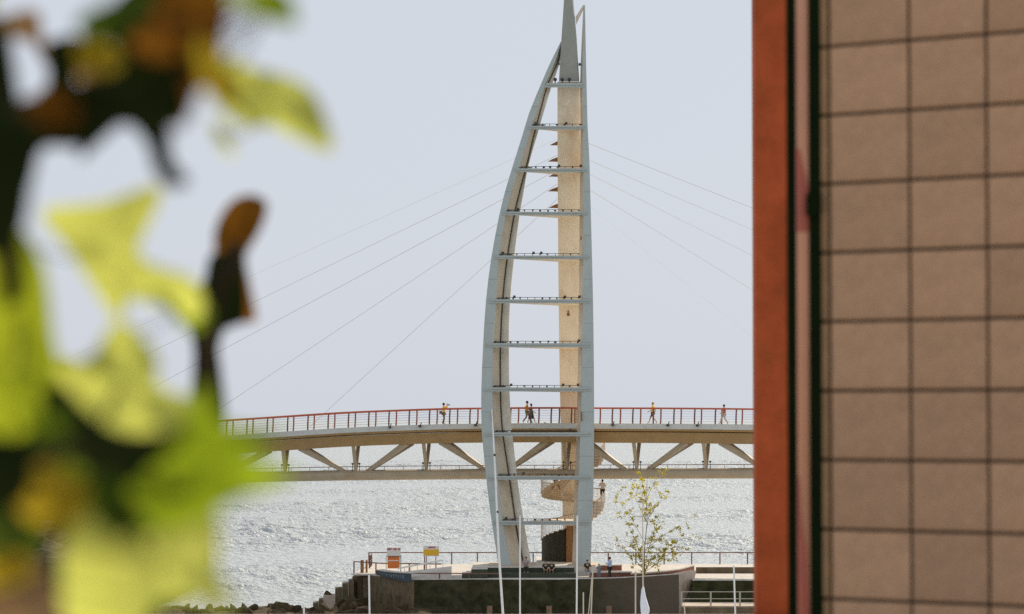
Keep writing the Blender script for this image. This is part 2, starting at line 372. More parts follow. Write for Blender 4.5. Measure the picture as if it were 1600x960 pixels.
RB = [(8,912.3),(60,911),(130,909.8),(200,911.2),(300,911.5),(400,911.5),(470,911),(540,910),(610,909),(700,906),(750,904.5),(830,901),(884,899)]
RC = [(8,911.6),(60,909),(130,906.5),(200,907.3),(300,906),(400,905),(470,904.5),(540,903.5),(610,902),(680,901),(750,897.6),(830,895.5),(884,894)]
pyl = thing('pylon', 'tall sail shaped pylon in shade grey and warm lit cream with ladder of crossbeams', 'bridge pylon', P(850, 884, 224))
ys = [65,72,80,90,100,115,130,150,176,200,214,237,260,280,300,318,337,370,404,437,470,505,540,575,610,635,660,675,690,720,750,775,800,815,830,857,884]
front, web, flange = [], [], []
for y in ys:
    k = 0.25 + 0.75 * min(1, (y - 65) / 250.0); Y = YL(y)
    a, b, c, d = smooth(LA, y), smooth(LB, y), smooth(LC, y), smooth(LD, y)
    front.append([P(a, y, Y), P(b, y, Y), P(b + 0.3, y, Y + 0.28*k), P(a + 0.6, y, Y + 0.28*k)])
    web.append([P(a + 2.5, y, Y + 0.281*k), P(b - 1.2, y, Y + 0.281*k), P(c, y, Y + 1.5*k), P(a + 6, y, Y + 1.5*k)])
    flange.append([P(a + 5, y, Y + 1.501*k), P(c + 1.6, y, Y + 1.75*k), P(d - 0.4, y, Y + 1.62*k), P(d, y, Y + 1.95*k), P(a + 6, y, Y + 2.0*k)])
leg = MB().loft(front).build('leg', M['steel'], pyl); leg['label'] = 'curved left leg'
MB().loft(web).build('leg_web', M['web'], leg); MB().loft(flange).build('leg_flange', M['flange'], leg)
gr = []
for y in ys:
    k = 0.25 + 0.75 * min(1, (y - 65) / 250.0); Y = YL(y); c = smooth(LC, y)
    gr.append([P(c - 0.3, y, Y + 1.40*k), P(c + 1.5, y, Y + 1.44*k), P(c + 1.5, y, Y + 1.49*k), P(c - 0.3, y, Y + 1.49*k)])
MB().loft(gr).build('groove_strip', M['groove'], leg)  # dark strip along the line between web and flange
front, web = [], []
for y in [8, 20, 35, 60, 85, 100, 130] + [q for q in ys if q > 140]:
    k = 0.25 + 0.75 * min(1, max(0, y - 65) / 250.0); Y = YL(y)
    r_, b, c = smooth(RR, y), smooth(RB, y), smooth(RC, y)
    front.append([P(b, y, Y), P(r_, y, Y), P(r_ - 0.3, y, Y + 0.3*k), P(b + 0.4, y, Y + 0.3*k)])
    web.append([P(b + 0.8, y, Y + 0.301*k), P(r_ - 0.8, y, Y + 0.301*k), P(r_ - 1.5, y, Y + 1.9*k), P(c, y, Y + 1.9*k)])
leg2 = MB().loft(front).build('leg', M['steel'], pyl); leg2['label'] = 'upright right leg'
MB().loft(web).build('leg_web', M['web'], leg2)
# folded strip from the right leg tip back to the spire
a0, a1, b0, b1 = (911.2, 8), (914, 8), (899.2, 27), (900.2, 38)
q = [P(a0[0], a0[1], YL(8)), P(a1[0], a1[1], YL(8)), P(b1[0], b1[1], 225.9), P(b0[0], b0[1], 225.9)]
MB().prism(q, [p + Vector((0.02, 0.35, 0)) for p in q]).build('tip_strip', M['web'], pyl)
# rear mast and spire
ML = [(120,871),(200,871),(300,871.5),(400,872.2),(500,873.2),(600,874.6),(700,877),(800,879),(884,881)]
secs = []
for y in (128, 200, 300, 400, 500, 600, 700, 800, 886):
    l = smooth(ML, y); r_ = lerp([(128, 907.5), (400, 906), (600, 904), (884, 902)], y); Y = YM(y)
    secs.append([P(l, y, Y), P(r_, y, Y), P(r_, y, Y + 1.4), P(l + 1, y, Y + 1.4)])
mast = MB().loft(secs).build('mast', M['cream'], pyl)
secs = []
for y, l, r_ in ((-70, 887.5, 890.5), (0, 881.2, 896), (60, 877.3, 901), (127.5, 873.3, 905.2)):
    Y = YM(y) - 0.45
    secs.append([P(l, y, Y), P(r_ - 1.5, y, Y), P(r_, y, Y + 0.4), P(r_, y, Y + 1.2), P(l + 1, y, Y + 1.2)])
sp = MB().loft(secs).build('spire', M['spire'], pyl)
for (x, y) in ((872.5, 100), (906, 101)): MB().box(P(x, y, 225.7), (0.22, 0.3, 0.18)).build('spire_bracket', M['lamp'], pyl)
# fixture with rust on the mast
MB().box(P(888, 488, YM(488) - 0.06), (0.1, 0.12, 0.22)).build('mast_fixture', M['rust'], mast)
MB().box(P(888, 492, YM(492) - 0.012), (0.22, 0.024, 0.2)).build('rust_patch', M['rust'], mast)
# small maintenance boxes on legs
for (x, y) in ((769.6, 651), (908.3, 651), (908, 372)):
    MB().box(P(x, y, YL(y) - 0.08), (0.11, 0.14, 0.75 if y > 500 else 0.3)).build('leg_fitting', M['rust'], leg if x < 800 else leg2)
# crossbeams with plates reaching back to the mast and lamp rows on top
BE = [(130,137),(197,202.5),(263.5,269),(331,336.5),(399.5,405),(468,474),(536.5,543),(605.6,612),(676,682),(744,750),(814,820.5)]
rnd = random.Random(3)
for i, (t0, t1) in enumerate(BE):
    Y = YL((t0 + t1) / 2); k = 0.25 + 0.75 * min(1, (t0 - 65) / 250.0)
    xa = smooth(LA, t0) + 3.5; xb = smooth(RR, t0) - 5
    if i < 2: xa += 1.5
    h1 = t0 + (t1 - t0) * 0.42
    mb = MB()
    def slab(y0, y1, ya, yb, x0, x1):
        mb.quadbox([P(x0, y1, ya), P(x1, y1, ya), P(x1, y1, yb), P(x0, y1, yb), P(x0, y0, ya), P(x1, y0, ya), P(x1, y0, yb), P(x0, y0, yb)])
    slab(h1, t1, Y - 0.07, Y + 0.5*k, xa, xb)
    slab(t0, h1 - 0.02, Y - 0.16, Y + 0.9*k, xa + 2, xb - 1)
    beam = mb.build('crossbeam', M['steel'], pyl)
    # tie plate back to the mast
    ym = YM((t0 + t1) / 2); zt = P(0, t0 + 1.5, Y).z; zb = P(0, t1 - 0.4, Y).z
    la = P(smooth(LD, t0) - 2, t0, Y + 0.52*k); rb = P(smooth(RC, t0) + 1, t0, Y + 0.52*k)
    ma = P(873, t0, ym + 0.05); mbb = P(904, t0, ym + 0.05)
    loop = [(la.x, la.y), (rb.x, rb.y), (mbb.x, mbb.y), (ma.x, ma.y)]
    if i > 0 and not (640 < t0 < 700):
        MB().prism([Vector((x, y, zb)) for x, y in loop], [Vector((x, y, zt)) for x, y in loop]).build('tie_plate', M['cream'], beam)
    # lamp row: thin rail on short posts with small floodlights
    if i > 0:
        mb = MB(); x0 = smooth(LB, t0) + 4; x1 = smooth(RC, t0) - 1
        zt2 = P(0, t0, Y).z
        A = P(x0, t0 - 3.0, Y + 0.25*k); B = P(x1, t0 - 3.0, Y + 0.25*k)
        mb.tube([A, B], 0.022, 5)
        n = max(4, int((x1 - x0) / 11))
        for j in range(n + 1):
            p = A.lerp(B, j / n)
            if j < n: mb.box(p + Vector((0, 0, -0.07)), (0.05, 0.05, 0.17))
            if rnd.random() < 0.72: mb.box(p + Vector((rnd.uniform(-.05, .05), 0.02, rnd.uniform(-.1, -.02))), (rnd.uniform(0.1, 0.2), 0.16, rnd.uniform(0.09, 0.16)))
            if rnd.random() < 0.2: mb.box(p + Vector((0.1, 0.02, 0.05)), (0.2, 0.2, 0.2))
        mb.build('lamp_row', M['lamp'], beam, kind='stuff')
        MB().tube([P(smooth(LB, t0) + 0.5, t0 - 1.2, Y - 0.02), P(x0 + 17, t0 - 1.2, Y + 0.1)], 0.045, 5).build('conduit', M['lamp'], beam)
    else:
        for x in (867.5, 878.5, 889.5):
            p = P(x, 124.5, Y - 0.05)
            MB().ball(p, 0.15, 8, 6).tube([p - Vector((0, 0, 0.12)), P(x, 130, Y - 0.05)], 0.05, 5).build('floodlight', M['lamp'], beam)
for (t0, t1), (u0, u1) in zip(BE, BE[1:]):
    y = (t1 + u0) / 2; Y = YL(y)
    for LF, RT, lg in ((LA, LB, leg), (RB, RR, leg2)):
        xa, xb_ = smooth(LF, y) + .3, smooth(RT, y) - .3
        a_, b_ = P(xa, y, Y - .004), P(xb_, y, Y - .004)
        MB().quadbox([a_ - Vector((0,0,.018)), b_ - Vector((0,0,.018)), b_ + Vector((0,.02,-.018)), a_ + Vector((0,.02,-.018)), a_ + Vector((0,0,.018)), b_ + Vector((0,0,.018)), b_ + Vector((0,.02,.018)), a_ + Vector((0,.02,.018))]).build('plate_joint', M['seam'], lg)
# stay cables with anchor fins
CL = [((861,226),(640,324)),((858,251.5),(640,356.5)),((859,275),(664,379)),((858,298),(735.6,379)),((859,324),(765,410))]
CR = [((921,225),(1180,327)),((921,251),(1180,361)),((922,273),(1180,402)),((923,298),(1180,456)),((924,325),(1180,530))]
ex = [(-120, 663), (-60, 655), (130, 665), (338, 640), (482, 664)]
for i in range(5):
    (x0, y0), (x1, y1) = CL[i]; sl = (y1 - y0) / (x1 - x0)
    Ys = YM(y0) + 0.5
    xe = {0: -260, 1: -40, 2: 150, 3: 338, 4: 484}[i]
    ye = y0 + sl * (xe - x0)
    MB().tube([P(870, y0 + sl * 9 - 4, Ys), P(xe, ye, 227.5)], (0.006, 0.013, 0.015, 0.014, 0.014)[i], 5).build('stay_cable', M['cable'], pyl)
    f = [P(872.5, y0 - 6, Ys), P(872.5, y0 + 1.5, Ys), P(x0 + 3, y0 + 1.2, Ys), P(x0 - 2, y0 + 1.2, Ys), P(x0 + 5, y0 - 2.6, Ys)]
    MB().prism([p + Vector((0, -.06, 0)) for p in f], [p + Vector((0, .12, 0)) for p in f]).build('anchor_fin', M['rust'], mast)
    (x0, y0), (x1, y1) = CR[i]; sl = (y1 - y0) / (x1 - x0)
    xe = {0: 1700, 1: 1600, 2: 1500, 3: 1420, 4: 1320}[i]
    MB().tube([P(906, y0 + sl * (906 - x0), Ys), P(xe, y0 + sl * (xe - x0), 224.5)], (0.017, 0.014, 0.014, 0.017, 0.006)[i], 5).build('stay_cable', M['cable'], pyl)

# ------------------------------------------------------------------ footbridge
def theta(X): return R(lerp([(-20, 2.0), (-8, 7.5), (6.7, 12), (40, 12)], X))
_yt = {}
def YB(X):
    X0, Y0 = 2.0, 224.7; n = 60; h = (X - X0) / n
    return Y0 - sum(math.tan(theta(X0 + h * (i + 0.5))) for i in range(n)) * h
DECK = [(-300,735),(0,708),(200,692),(350,681),(410,677),(480,672.3),(540,668.6),(620,665.3),(690,663),(750,662.2),(840,661.5),(930,662),(1060,662.6),(1180,664),(1350,667),(1600,673)]
CHORD = [(-300,748),(200,741),(430,737.3),(540,735.3),(750,733.2),(940,732.6),(1180,731.8),(1600,732)]
def bp(X, off, dz=0.0, chord=False):
    """point on the bridge: X along, off metres from the near edge to the far side, dz above the deck"""
    Y = YB(X); th = theta(X); px = 800 + X * F / Y
    z = P(px, smooth(CHORD if chord else DECK, px), Y).z
    return Vector((X + off * math.sin(th), Y + off * math.cos(th), z + dz))
XS = [-60 + i * 1.5 for i in range(int(92 / 1.5) + 1)]
br = thing('footbridge', 'curved pedestrian truss bridge with red railings passing behind the pylon legs', 'bridge', bp(2, 2, -4))
W = 3.9
def strip(profile, name, m, chord=False, xs=XS):
    return MB().loft([[bp(x, o, z, chord) for (o, z) in profile] for x in xs]).build(name, m, br)
strip([(0.02, -0.03), (W - 0.02, -0.03), (W - 0.02, -0.30), (0.02, -0.30)], 'deck', M['deck'])
strip([(-0.1, 0), (0.018, 0), (0.018, -0.42), (-0.06, -0.42)], 'fascia', M['fascia'])
strip([(W - 0.018, 0), (W + 0.1, 0), (W + 0.06, -0.42), (W - 0.018, -0.42)], 'fascia', M['fascia'])
strip([(-0.02, -0.423), (0.45, -0.423), (0.60, -0.62), (0.5, -0.66), (0.06, -0.58)], 'edge_bracket', M['tan'])
strip([(0.22, -0.68), (0.98, -0.68), (0.88, -1.50), (0.38, -1.53)], 'girder', M['tan'])
strip([(W - 0.98, -0.68), (W - 0.22, -0.68), (W - 0.38, -1.53), (W - 0.88, -1.50)], 'girder', M['tan'])
strip([(0.6, -0.31), (W - 0.6, -0.31), (W - 0.6, -0.67), (0.6, -0.67)], 'soffit', M['tan'])
n = 14
strip([(W/2 + 0.5*math.cos(2*math.pi*k/n), -0.43 + 0.43*math.sin(2*math.pi*k/n)) for k in range(n)], 'lower_chord', M['chord'], True)
def XofPx(px):
    X = (px - 800) / F * 224
    for _ in range(6): X = (px - 800) / F * YB(X)
    return X
nodes = [-105 + 109.3 * i for i in range(14)]     # photo columns of the truss nodes
for i, px in enumerate(nodes):
    X = XofPx(px); base = bp(X, W/2, -0.12, True)
    for side in (0, 1):
        o = 0.58 if side == 0 else W - 0.58
        top = bp(X, o, -1.45)
        MB().beam(top, base + Vector((0, -0.12 if side == 0 else 0.12, 0)), 0.30, 0.30, (0, 1, 0), 0.24, 0.24).build('strut', M['chord'], br)
        top_node = (i % 2 == 1)
        if i + 1 < len(nodes):
            pa, pb = px, nodes[i + 1]
            if top_node:   A = bp(XofPx(pa + 26), o, -1.42); B = bp(XofPx(pb - 16), W/2, -0.15, True)
            else:          A = bp(XofPx(pb - 26), o, -1.42); B = bp(XofPx(pa + 18), W/2, -0.15, True)
            MB().beam(A, B, 0.36, 0.44, (0, 0, 1), 0.26, 0.30).build('diagonal', M['chord'], br)
    for dx in (-0.25, 0.3):
        p = bp(X + dx, W/2, 0.0, True)
        MB().tube([p - Vector((0, 0.35, 0.1)), p + Vector((0, -0.35, 0.42))], 0.03, 5).ball(p + Vector((0, -0.35, 0.5)), 0.1, 6, 4).build('node_lamp', M['lamp'], br)
# inspection rail on the lower chord
mb = MB().tube([bp(x, W/2 - 0.3, 0.26, True) for x in XS], 0.03, 5)
for x in XS: mb.box(bp(x, W/2 - 0.3, 0.12, True), (0.04, 0.04, 0.3))
mb.build('inspection_rail', M['redpost'], br)
# railings
for side in (0, 1):
    o = 0.12 if side == 0 else W - 0.12
    MB().tube([bp(x, o, 1.22) for x in XS], 0.07, 6).build('handrail', M['redrail'], br)
    mb = MB()
    for z in (0.2, 0.4, 0.6, 0.8, 1.0): mb.tube([bp(x, o + 0.02, z) for x in XS], 0.008, 4)
    mb.build('rail_wires', M['wire'], br, kind='stuff')
    pm = MB(); sg = -1 if side == 0 else 1
    pm.loft([[Vector((sx * 0.052, sg * (0.10 * math.sin(math.pi * t)) + sy * 0.07, 1.2 * t)) for sx, sy in ((-1,-1),(1,-1),(1,1),(-1,1))] for t in (0, .25, .5, .75, 1)])
    src = None
    X = XofPx(640) - 1.645 * 20
    while X < 28:
        p = bp(X, o, -0.02); th = theta(X)
        if src is None:
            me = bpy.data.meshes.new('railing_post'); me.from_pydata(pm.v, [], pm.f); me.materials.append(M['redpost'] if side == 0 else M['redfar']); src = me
        inst(src, 'railing_post', br, p, (0, R(2.0), -th))
        X += 1.645 * math.cos(th)
# little floodlights on the fascia
for px in (610, 657, 744, 958, 1044, 1090):
    p = bp(XofPx(px), -0.25, -0.12)
    MB().box(p, (0.22, 0.2, 0.16)).tube([p, p + Vector((0.12, 0.0, 0.3))], 0.04, 5).build('fascia_light', M['lamp'], br)
# lattice gate by the mast
g = MB()
for z in (0.12, 0.32, 0.52, 0.72, 0.92, 1.12): g.beam(bp(XofPx(888), W - 0.5, z), bp(XofPx(903), W - 0.5, z), 0.05, 0.07)
g.beam(bp(XofPx(886.5), W - 0.5, 0), bp(XofPx(886.5), W - 0.5, 1.25), 0.14, 0.1)
tag(g.build('slatted_gate', M['rust']), 'orange slatted gate on the bridge deck in front of the mast', 'gate')

# ------------------------------------------------------------------ pier (island platform)
PZF = 4.35
def topz(px): return lerp([(560, 4.35), (640, 4.36), (740, 4.42), (870, 4.42), (960, 4.53), (1000, 4.63), (1060, 4.82)], px)
fr = [(640, 213.2), (690, 213), (740, 212.8), (800, 212.6), (870, 212.5), (920, 212.4), (960, 212.4), (1000, 212.4), (1030, 212.4), (1060, 212.5)]
def XY(px, Y): return Vector(((px - 800) / F * Y * 1.0, Y, 0))
outline = [XY(553, 221.5), XY(590, 219)] + [XY(px, Y) + Vector((0, 0.45, 0)) for px, Y in fr] + [XY(1085, 216), XY(1085, 223), XY(1400, 223), XY(1400, 237), XY(575, 237)]
mb = MB().prism([v + Vector((0, 0, -2)) for v in outline], [v + Vector((0, 0, PZF)) for v in outline])
pier = mb.build('pier', M['concrete']); tag(pier, kind='structure')
# front retaining wall
mb = MB()
mb.loft([[XY(px, Y) + Vector((0, 0, -2)), XY(px, Y) + Vector((0, 0, topz(px))), XY(px, Y) + Vector((0, 0.447, topz(px))), XY(px, Y) + Vector((0, 0.447, -2))] for px, Y in fr])
def brown_end(m, x0, x1, col):
    # wall colour turns from dark on the left to brown at the right end
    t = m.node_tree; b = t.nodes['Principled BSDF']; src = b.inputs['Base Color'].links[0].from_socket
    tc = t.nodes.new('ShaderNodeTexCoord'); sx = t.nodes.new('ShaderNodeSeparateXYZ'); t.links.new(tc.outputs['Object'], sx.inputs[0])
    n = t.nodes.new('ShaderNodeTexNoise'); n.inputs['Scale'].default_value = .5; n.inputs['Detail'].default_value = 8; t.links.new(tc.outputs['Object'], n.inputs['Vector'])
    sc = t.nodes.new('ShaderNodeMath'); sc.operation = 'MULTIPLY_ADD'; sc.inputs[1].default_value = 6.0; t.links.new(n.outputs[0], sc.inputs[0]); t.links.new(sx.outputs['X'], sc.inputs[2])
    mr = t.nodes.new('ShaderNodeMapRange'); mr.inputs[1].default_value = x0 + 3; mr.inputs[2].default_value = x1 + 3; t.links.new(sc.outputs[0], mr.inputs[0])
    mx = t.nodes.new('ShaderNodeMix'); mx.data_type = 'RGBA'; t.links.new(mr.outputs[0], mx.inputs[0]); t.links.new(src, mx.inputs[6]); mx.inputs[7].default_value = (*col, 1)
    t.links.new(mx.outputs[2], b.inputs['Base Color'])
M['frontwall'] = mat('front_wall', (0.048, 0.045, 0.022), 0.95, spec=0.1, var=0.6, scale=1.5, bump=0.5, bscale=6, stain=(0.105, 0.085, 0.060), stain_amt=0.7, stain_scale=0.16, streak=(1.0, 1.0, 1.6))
brown_end(M['frontwall'], 4.0, 11.0, (0.135, 0.105, 0.075))
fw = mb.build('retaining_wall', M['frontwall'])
tag(fw, 'long dark front wall of the pier below the pylon', 'wall')
mb = MB().loft([[XY(px, Y) + Vector((0, 0.02, topz(px) + 0.003)), XY(px, Y) + Vector((0, 0.02, topz(px) + 0.05)), XY(px, Y) + Vector((0, 0.44, topz(px) + 0.05)), XY(px, Y) + Vector((0, 0.44, topz(px) + 0.003))] for px, Y in fr])
mb.build('coping', M['concrete'], fw)
# left flank wall with vertical ribs
lw = thing('flank_wall', 'brown streaked flank wall at the left end of the pier beside the steps', 'wall', XY(600, 217))
a = XY(553, 221.3); b = XY(590, 218.8); c = XY(640, 212.95)
mb = MB()
def wallseg(p, q, z0, z1, t=0.4):
    d = (q - p).normalized(); nrm = Vector((-d.y, d.x, 0))
    mb.quadbox([p + Vector((0,0,z0)), q + Vector((0,0,z0)), q + nrm*t + Vector((0,0,z0)), p + nrm*t + Vector((0,0,z0)), p + Vector((0,0,z1)), q + Vector((0,0,z1)), q + nrm*t + Vector((0,0,z1)), p + nrm*t + Vector((0,0,z1))])
wallseg(a, b, -2, 4.34); wallseg(b + Vector((0.002, -0.01, 0)), c, -2, 4.33)
mb.build('wall', M['pierside'], lw)
for t in (0.08, 0.3, 0.55, 0.78):
    p = a.lerp(b, t) + Vector((-0.02, -0.06, 0)); MB().box(p + Vector((0, 0, 1.1)), (0.42, 0.3, 6.2)).build('pilaster', M['pierside'], lw)
for t in (0.12, 0.42, 0.7):
    p = b.lerp(c, t) + Vector((-0.05, -0.06, 0)); MB().box(p + Vector((0, 0, 0.6)), (0.5, 0.3, 5.0)).build('pilaster', M['pierside'], lw)
MB().box(XY(571, 219.9) + Vector((0.0, 0.1, 4.40)), (1.9, 1.1, 0.09), Matrix.Rotation(R(-52), 3, 'Z') if False else None).build('coping', M['concrete'], lw)
# dark stepped tiers under the pylon
ti = thing('stepped_tier', 'dark two step seating tier running in front of the pylon feet', 'steps', XY(820, 217) + Vector((0, 0, PZF)))
def tier(x0, x1, Y0, Y1, z0, z1, m, name='step'):
    A, B, C_, D = XY(x0, Y0), XY(x1, Y0), XY(x1, Y1), XY(x0, Y1)
    return MB().prism([v + Vector((0,0,z0)) for v in (A,B,C_,D)], [v + Vector((0,0,z1)) for v in (A,B,C_,D)]).build(name, m, ti)
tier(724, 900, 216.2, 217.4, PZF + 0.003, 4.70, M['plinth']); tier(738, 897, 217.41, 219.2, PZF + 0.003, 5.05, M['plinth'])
tier(738.5, 896.5, 217.6, 219.15, 5.053, 5.07, M['concrete'], 'tread')
tier(738.5, 935, 219.21, 226.5, PZF + 0.003, 5.05, M['concrete'], 'plinth'); tier(838, 925, 226.501, 235.5, PZF + 0.003, 5.05, M['concrete'], 'plinth')
tier(764, 834, 219.4, 222.8, 5.053, 5.16, M['wedge'], 'leg_base'); tier(888, 930, 219.4, 222.8, 5.053, 5.16, M['wedge'], 'leg_base')
# red brown curved benches on the right
benches = [(926, 971, 221.0, 5.10, 0.42, 0.9), (921, 986, 216.6, 4.78, 0.42, 1.3)]
lab = ['upper red brown bench block right of the pylon foot', 'lower red brown bench block with pale seat right of the pylon foot']
for (x0, x1, Y, z1, h, dp), l in zip(benches, lab):
    A = XY(x0, Y); B = XY(x1, Y + 0.4)
    t = thing('bench', l, 'bench', A + Vector((0, 0, z1 - h)))
    lo = [A, B, B + Vector((0, dp, 0)), A + Vector((0, dp, 0))]
    z0 = PZF + 0.003
    MB().prism([v + Vector((0,0,z0)) for v in lo], [v + Vector((0,0,z1 - 0.08)) for v in lo]).build('riser', M['brick'], t)
    lo = [v + Vector((dx, dy, 0)) for v, (dx, dy) in zip(lo, ((-.05,-.06),(.05,-.06),(.05,.05),(-.05,.05)))]
    MB().prism([v + Vector((0,0,z1 - 0.077)) for v in lo], [v + Vector((0,0,z1)) for v in lo]).build('seat', M['concrete'], t)
# curving low seat wall behind the sapling
pts = [(985, 215.6, 4.72), (1010, 215.8, 4.76), (1035, 216.4, 4.84), (1060, 217.6, 4.95), (1084, 220.5, 5.1)]
st = thing('seat_wall', 'low curved seat wall with pale top behind the sapling', 'wall', XY(1030, 216) + Vector((0, 0, PZF)))
MB().loft([[XY(px, Y) + Vector((0,0,PZF + .003)), XY(px, Y) + Vector((0,0,z - .08)), XY(px, Y + .8) + Vector((0,0,z - .08)), XY(px, Y + .8) + Vector((0,0,PZF + .003))] for px, Y, z in pts]).build('riser', M['brick'], st)
MB().loft([[XY(px, Y - .06) + Vector((0,0,z - .077)), XY(px, Y - .06) + Vector((0,0,z)), XY(px, Y + .86) + Vector((0,0,z)), XY(px, Y + .86) + Vector((0,0,z - .077))] for px, Y, z in pts]).build('seat', M['concrete'], st)
# sunlit end wedge of the front wall
tl, tr = P(1060.3, 897, 212.55), P(1088, 892, 216); bl, br_ = P(1060.8, 962, 212.52), P(1072, 962, 215.4)
q = [tl, tr, br_, bl]
wd = MB().prism(q, [p + Vector((-0.35, 0.75, 0)) for p in q]).build('wing_wall', M['wedge'])
tag(wd, 'sunlit pale tapering end wall at the right corner of the pier', 'wall')
# right wing: floor, low wall, lower landing
lo = [XY(1081, 213), XY(1400, 213), XY(1400, 222.99), XY(1081, 222.99)]
tag(MB().prism([v + Vector((0,0,-2)) for v in lo], [v + Vector((0,0,PZF - .01)) for v in lo]).build('quay', M['concrete']), kind='structure')
lo = [XY(1081, 212.7), XY(1400, 212.7), XY(1400, 212.99), XY(1081, 212.99)]
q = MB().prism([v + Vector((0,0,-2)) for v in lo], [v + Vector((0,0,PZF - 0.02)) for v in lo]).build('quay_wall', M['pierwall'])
tag(q, 'dark quay wall under the pale slab on the right', 'wall')
lo = [XY(1086.5, 222.7), XY(1400, 222.7), XY(1400, 222.98), XY(1086.5, 222.98)]
q = MB().prism([v + Vector((0,0,PZF)) for v in lo], [v + Vector((0,0,4.82)) for v in lo]).build('parapet', M['pierside'])
tag(q, 'low dark brown parapet at the back of the pale right slab', 'wall')
lo = [XY(1064, 204), XY(1400, 204), XY(1400, 208), XY(1064, 208)]
tag(MB().prism([v + Vector((0,0,-2)) for v in lo], [v + Vector((0,0,3.02)) for v in lo]).build('landing', M['wedge']), kind='structure')
lo = [XY(1063.5, 203.6), XY(1400, 203.6), XY(1400, 203.995), XY(1063.5, 203.995)]
q = MB().prism([v + Vector((0,0,-2)) for v in lo], [v + Vector((0,0,2.95)) for v in lo]).build('landing_wall', M['pierside'])
tag(q, 'mottled dark face of the low landing at the bottom right', 'wall')
def railing(label, pts, h, posts, rails, m, r=0.035, pw=0.09, cat='railing', group=None):
    t = thing('railing', label, cat, pts[0], group)
    for z in rails: MB().tube([p + Vector((0, 0, z)) for p in pts], r, 6).build('rail', m, t)
    for p in posts: MB().box(p + Vector((0, 0, h/2)), (pw, pw, h)).build('post', m, t)
    return t
Z = Vector((0, 0, 1))
railing('pale three post railing along the low landing at the bottom right', [XY(1063.5, 204.2) + Z*3.02, XY(1400, 204.2) + Z*3.02], 1.0,
        [XY(x, 204.2) + Z*3.02 for x in (1064, 1109.5, 1155, 1201, 1247, 1293, 1339)], (0.5, 1.0), M['wire'], 0.03, 0.12)
bx = [612, 664, 706, 746, 790, 833, 950, 993, 1037, 1080, 1124, 1167, 1211, 1255]
railing('long red brown railing along the seaward edge behind the pylon', [XY(577, 236.3) + Z*PZF, XY(1300, 236.3) + Z*PZF], 0.98,
        [XY(x, 236.3) + Z*PZF for x in [577] + bx], (0.98,), M['redpost'], 0.045, 0.1)
railing('short red brown corner railing at the left end of the pier', [XY(553.5, 221.9) + Z*PZF, XY(596, 219.4) + Z*PZF, XY(690, 218.2) + Z*PZF], 0.95,
        [XY(553.8, 221.9) + Z*PZF, XY(588, 219.9) + Z*PZF, XY(640, 218.85) + Z*PZF, XY(664, 218.55) + Z*PZF], (0.95,), M['redpost'], 0.045, 0.1)
railing('steep rusty stair rail at the far left corner of the pier', [XY(578, 230) + Z*4.4, XY(582, 236) + Z*PZF], 0.95,
        [XY(578, 230) + Z*PZF, XY(579.5, 232) + Z*PZF, XY(581, 234) + Z*PZF], (0.95, 0.5), M['redpost'], 0.05, 0.12)
railing('low front railing with rail over the pier edge right of the navy panel', [XY(641, 213.7) + Z*4.42, XY(740, 213.3) + Z*4.42, XY(780, 213.2) + Z*4.42], 0.42,
        [XY(x, 213.6) + Z*4.42 for x in (642, 687, 733)], (0.42,), M['redpost'], 0.045, 0.12)
# timber cabinet posts near the corner
for i, x in enumerate((566.5, 573.5)):
    t = MB().box(XY(x, 223.5) + Z*(PZF + 0.5), (0.26 if i == 0 else 0.16, 0.2, 1.0)).build('bollard', M['rust'])
    tag(t, ['wide tan post just inside the left corner railing', 'narrow tan post left of the steep stair rail'][i], 'post')
# cream ramp with handrail
rp = thing('ramp', 'pale ramp with white balustrade rising to the right behind the signs', 'ramp', XY(640, 216.5) + Z*PZF)
A0, A1 = XY(600, 215.2) + Z*4.42, XY(644, 214.4) + Z*4.42; B0, B1 = XY(690, 217.4) + Z*5.3, XY(706, 216.4) + Z*4.6
MB().prism([XY(600, 219) + Z*(PZF+.003), XY(641, 215.2) + Z*(PZF+.003), XY(706, 215.4) + Z*(PZF+.003), XY(706, 219) + Z*(PZF+.003)],
           [XY(600, 219) + Z*4.5, XY(641, 215.2) + Z*4.46, XY(706, 215.4) + Z*5.05, XY(706, 219) + Z*5.1]).build('slope', M['concrete'], rp)
ra = P(622, 888.5, 215.4); rb = P(692, 875.5, 215.6)
MB().beam(ra, rb, 0.14, 0.12).build('handrail', M['white'], rp)
for k in range(8):
    p = ra.lerp(rb, k / 7); MB().box(p - Z*0.3, (0.05, 0.06, 0.55)).build('baluster', M['white'], rp)
# white steps / blocks right of the ramp
for i, (x0, x1, Y, z1) in enumerate(((722, 752, 215.0, 4.9), (736, 768, 216.4, 5.25))):
    pass
blk = thing('step_block', 'pale topped dark block stepping up beside the pylon left foot', 'steps', XY(735, 215.5) + Z*PZF)
for (x0, x1, Y0, Y1, z1) in ((722, 740, 215.0, 216.19, 4.80), (736.5, 762, 215.02, 216.18, 5.12)):
    A, B, C_, D = XY(x0, Y0), XY(x1 if z1 > 5 else 736.4, Y0), XY(x1 if z1 > 5 else 736.4, Y1), XY(x0, Y1)
    MB().prism([v + Z*(PZF + .003) for v in (A,B,C_,D)], [v + Z*(z1 - .06) for v in (A,B,C_,D)]).build('block', M['plinth'], blk)
    MB().prism([v + Z*(z1 - .057) for v in (A,B,C_,D)], [v + Z*z1 for v in (A,B,C_,D)]).build('slab', M['concrete'], blk)
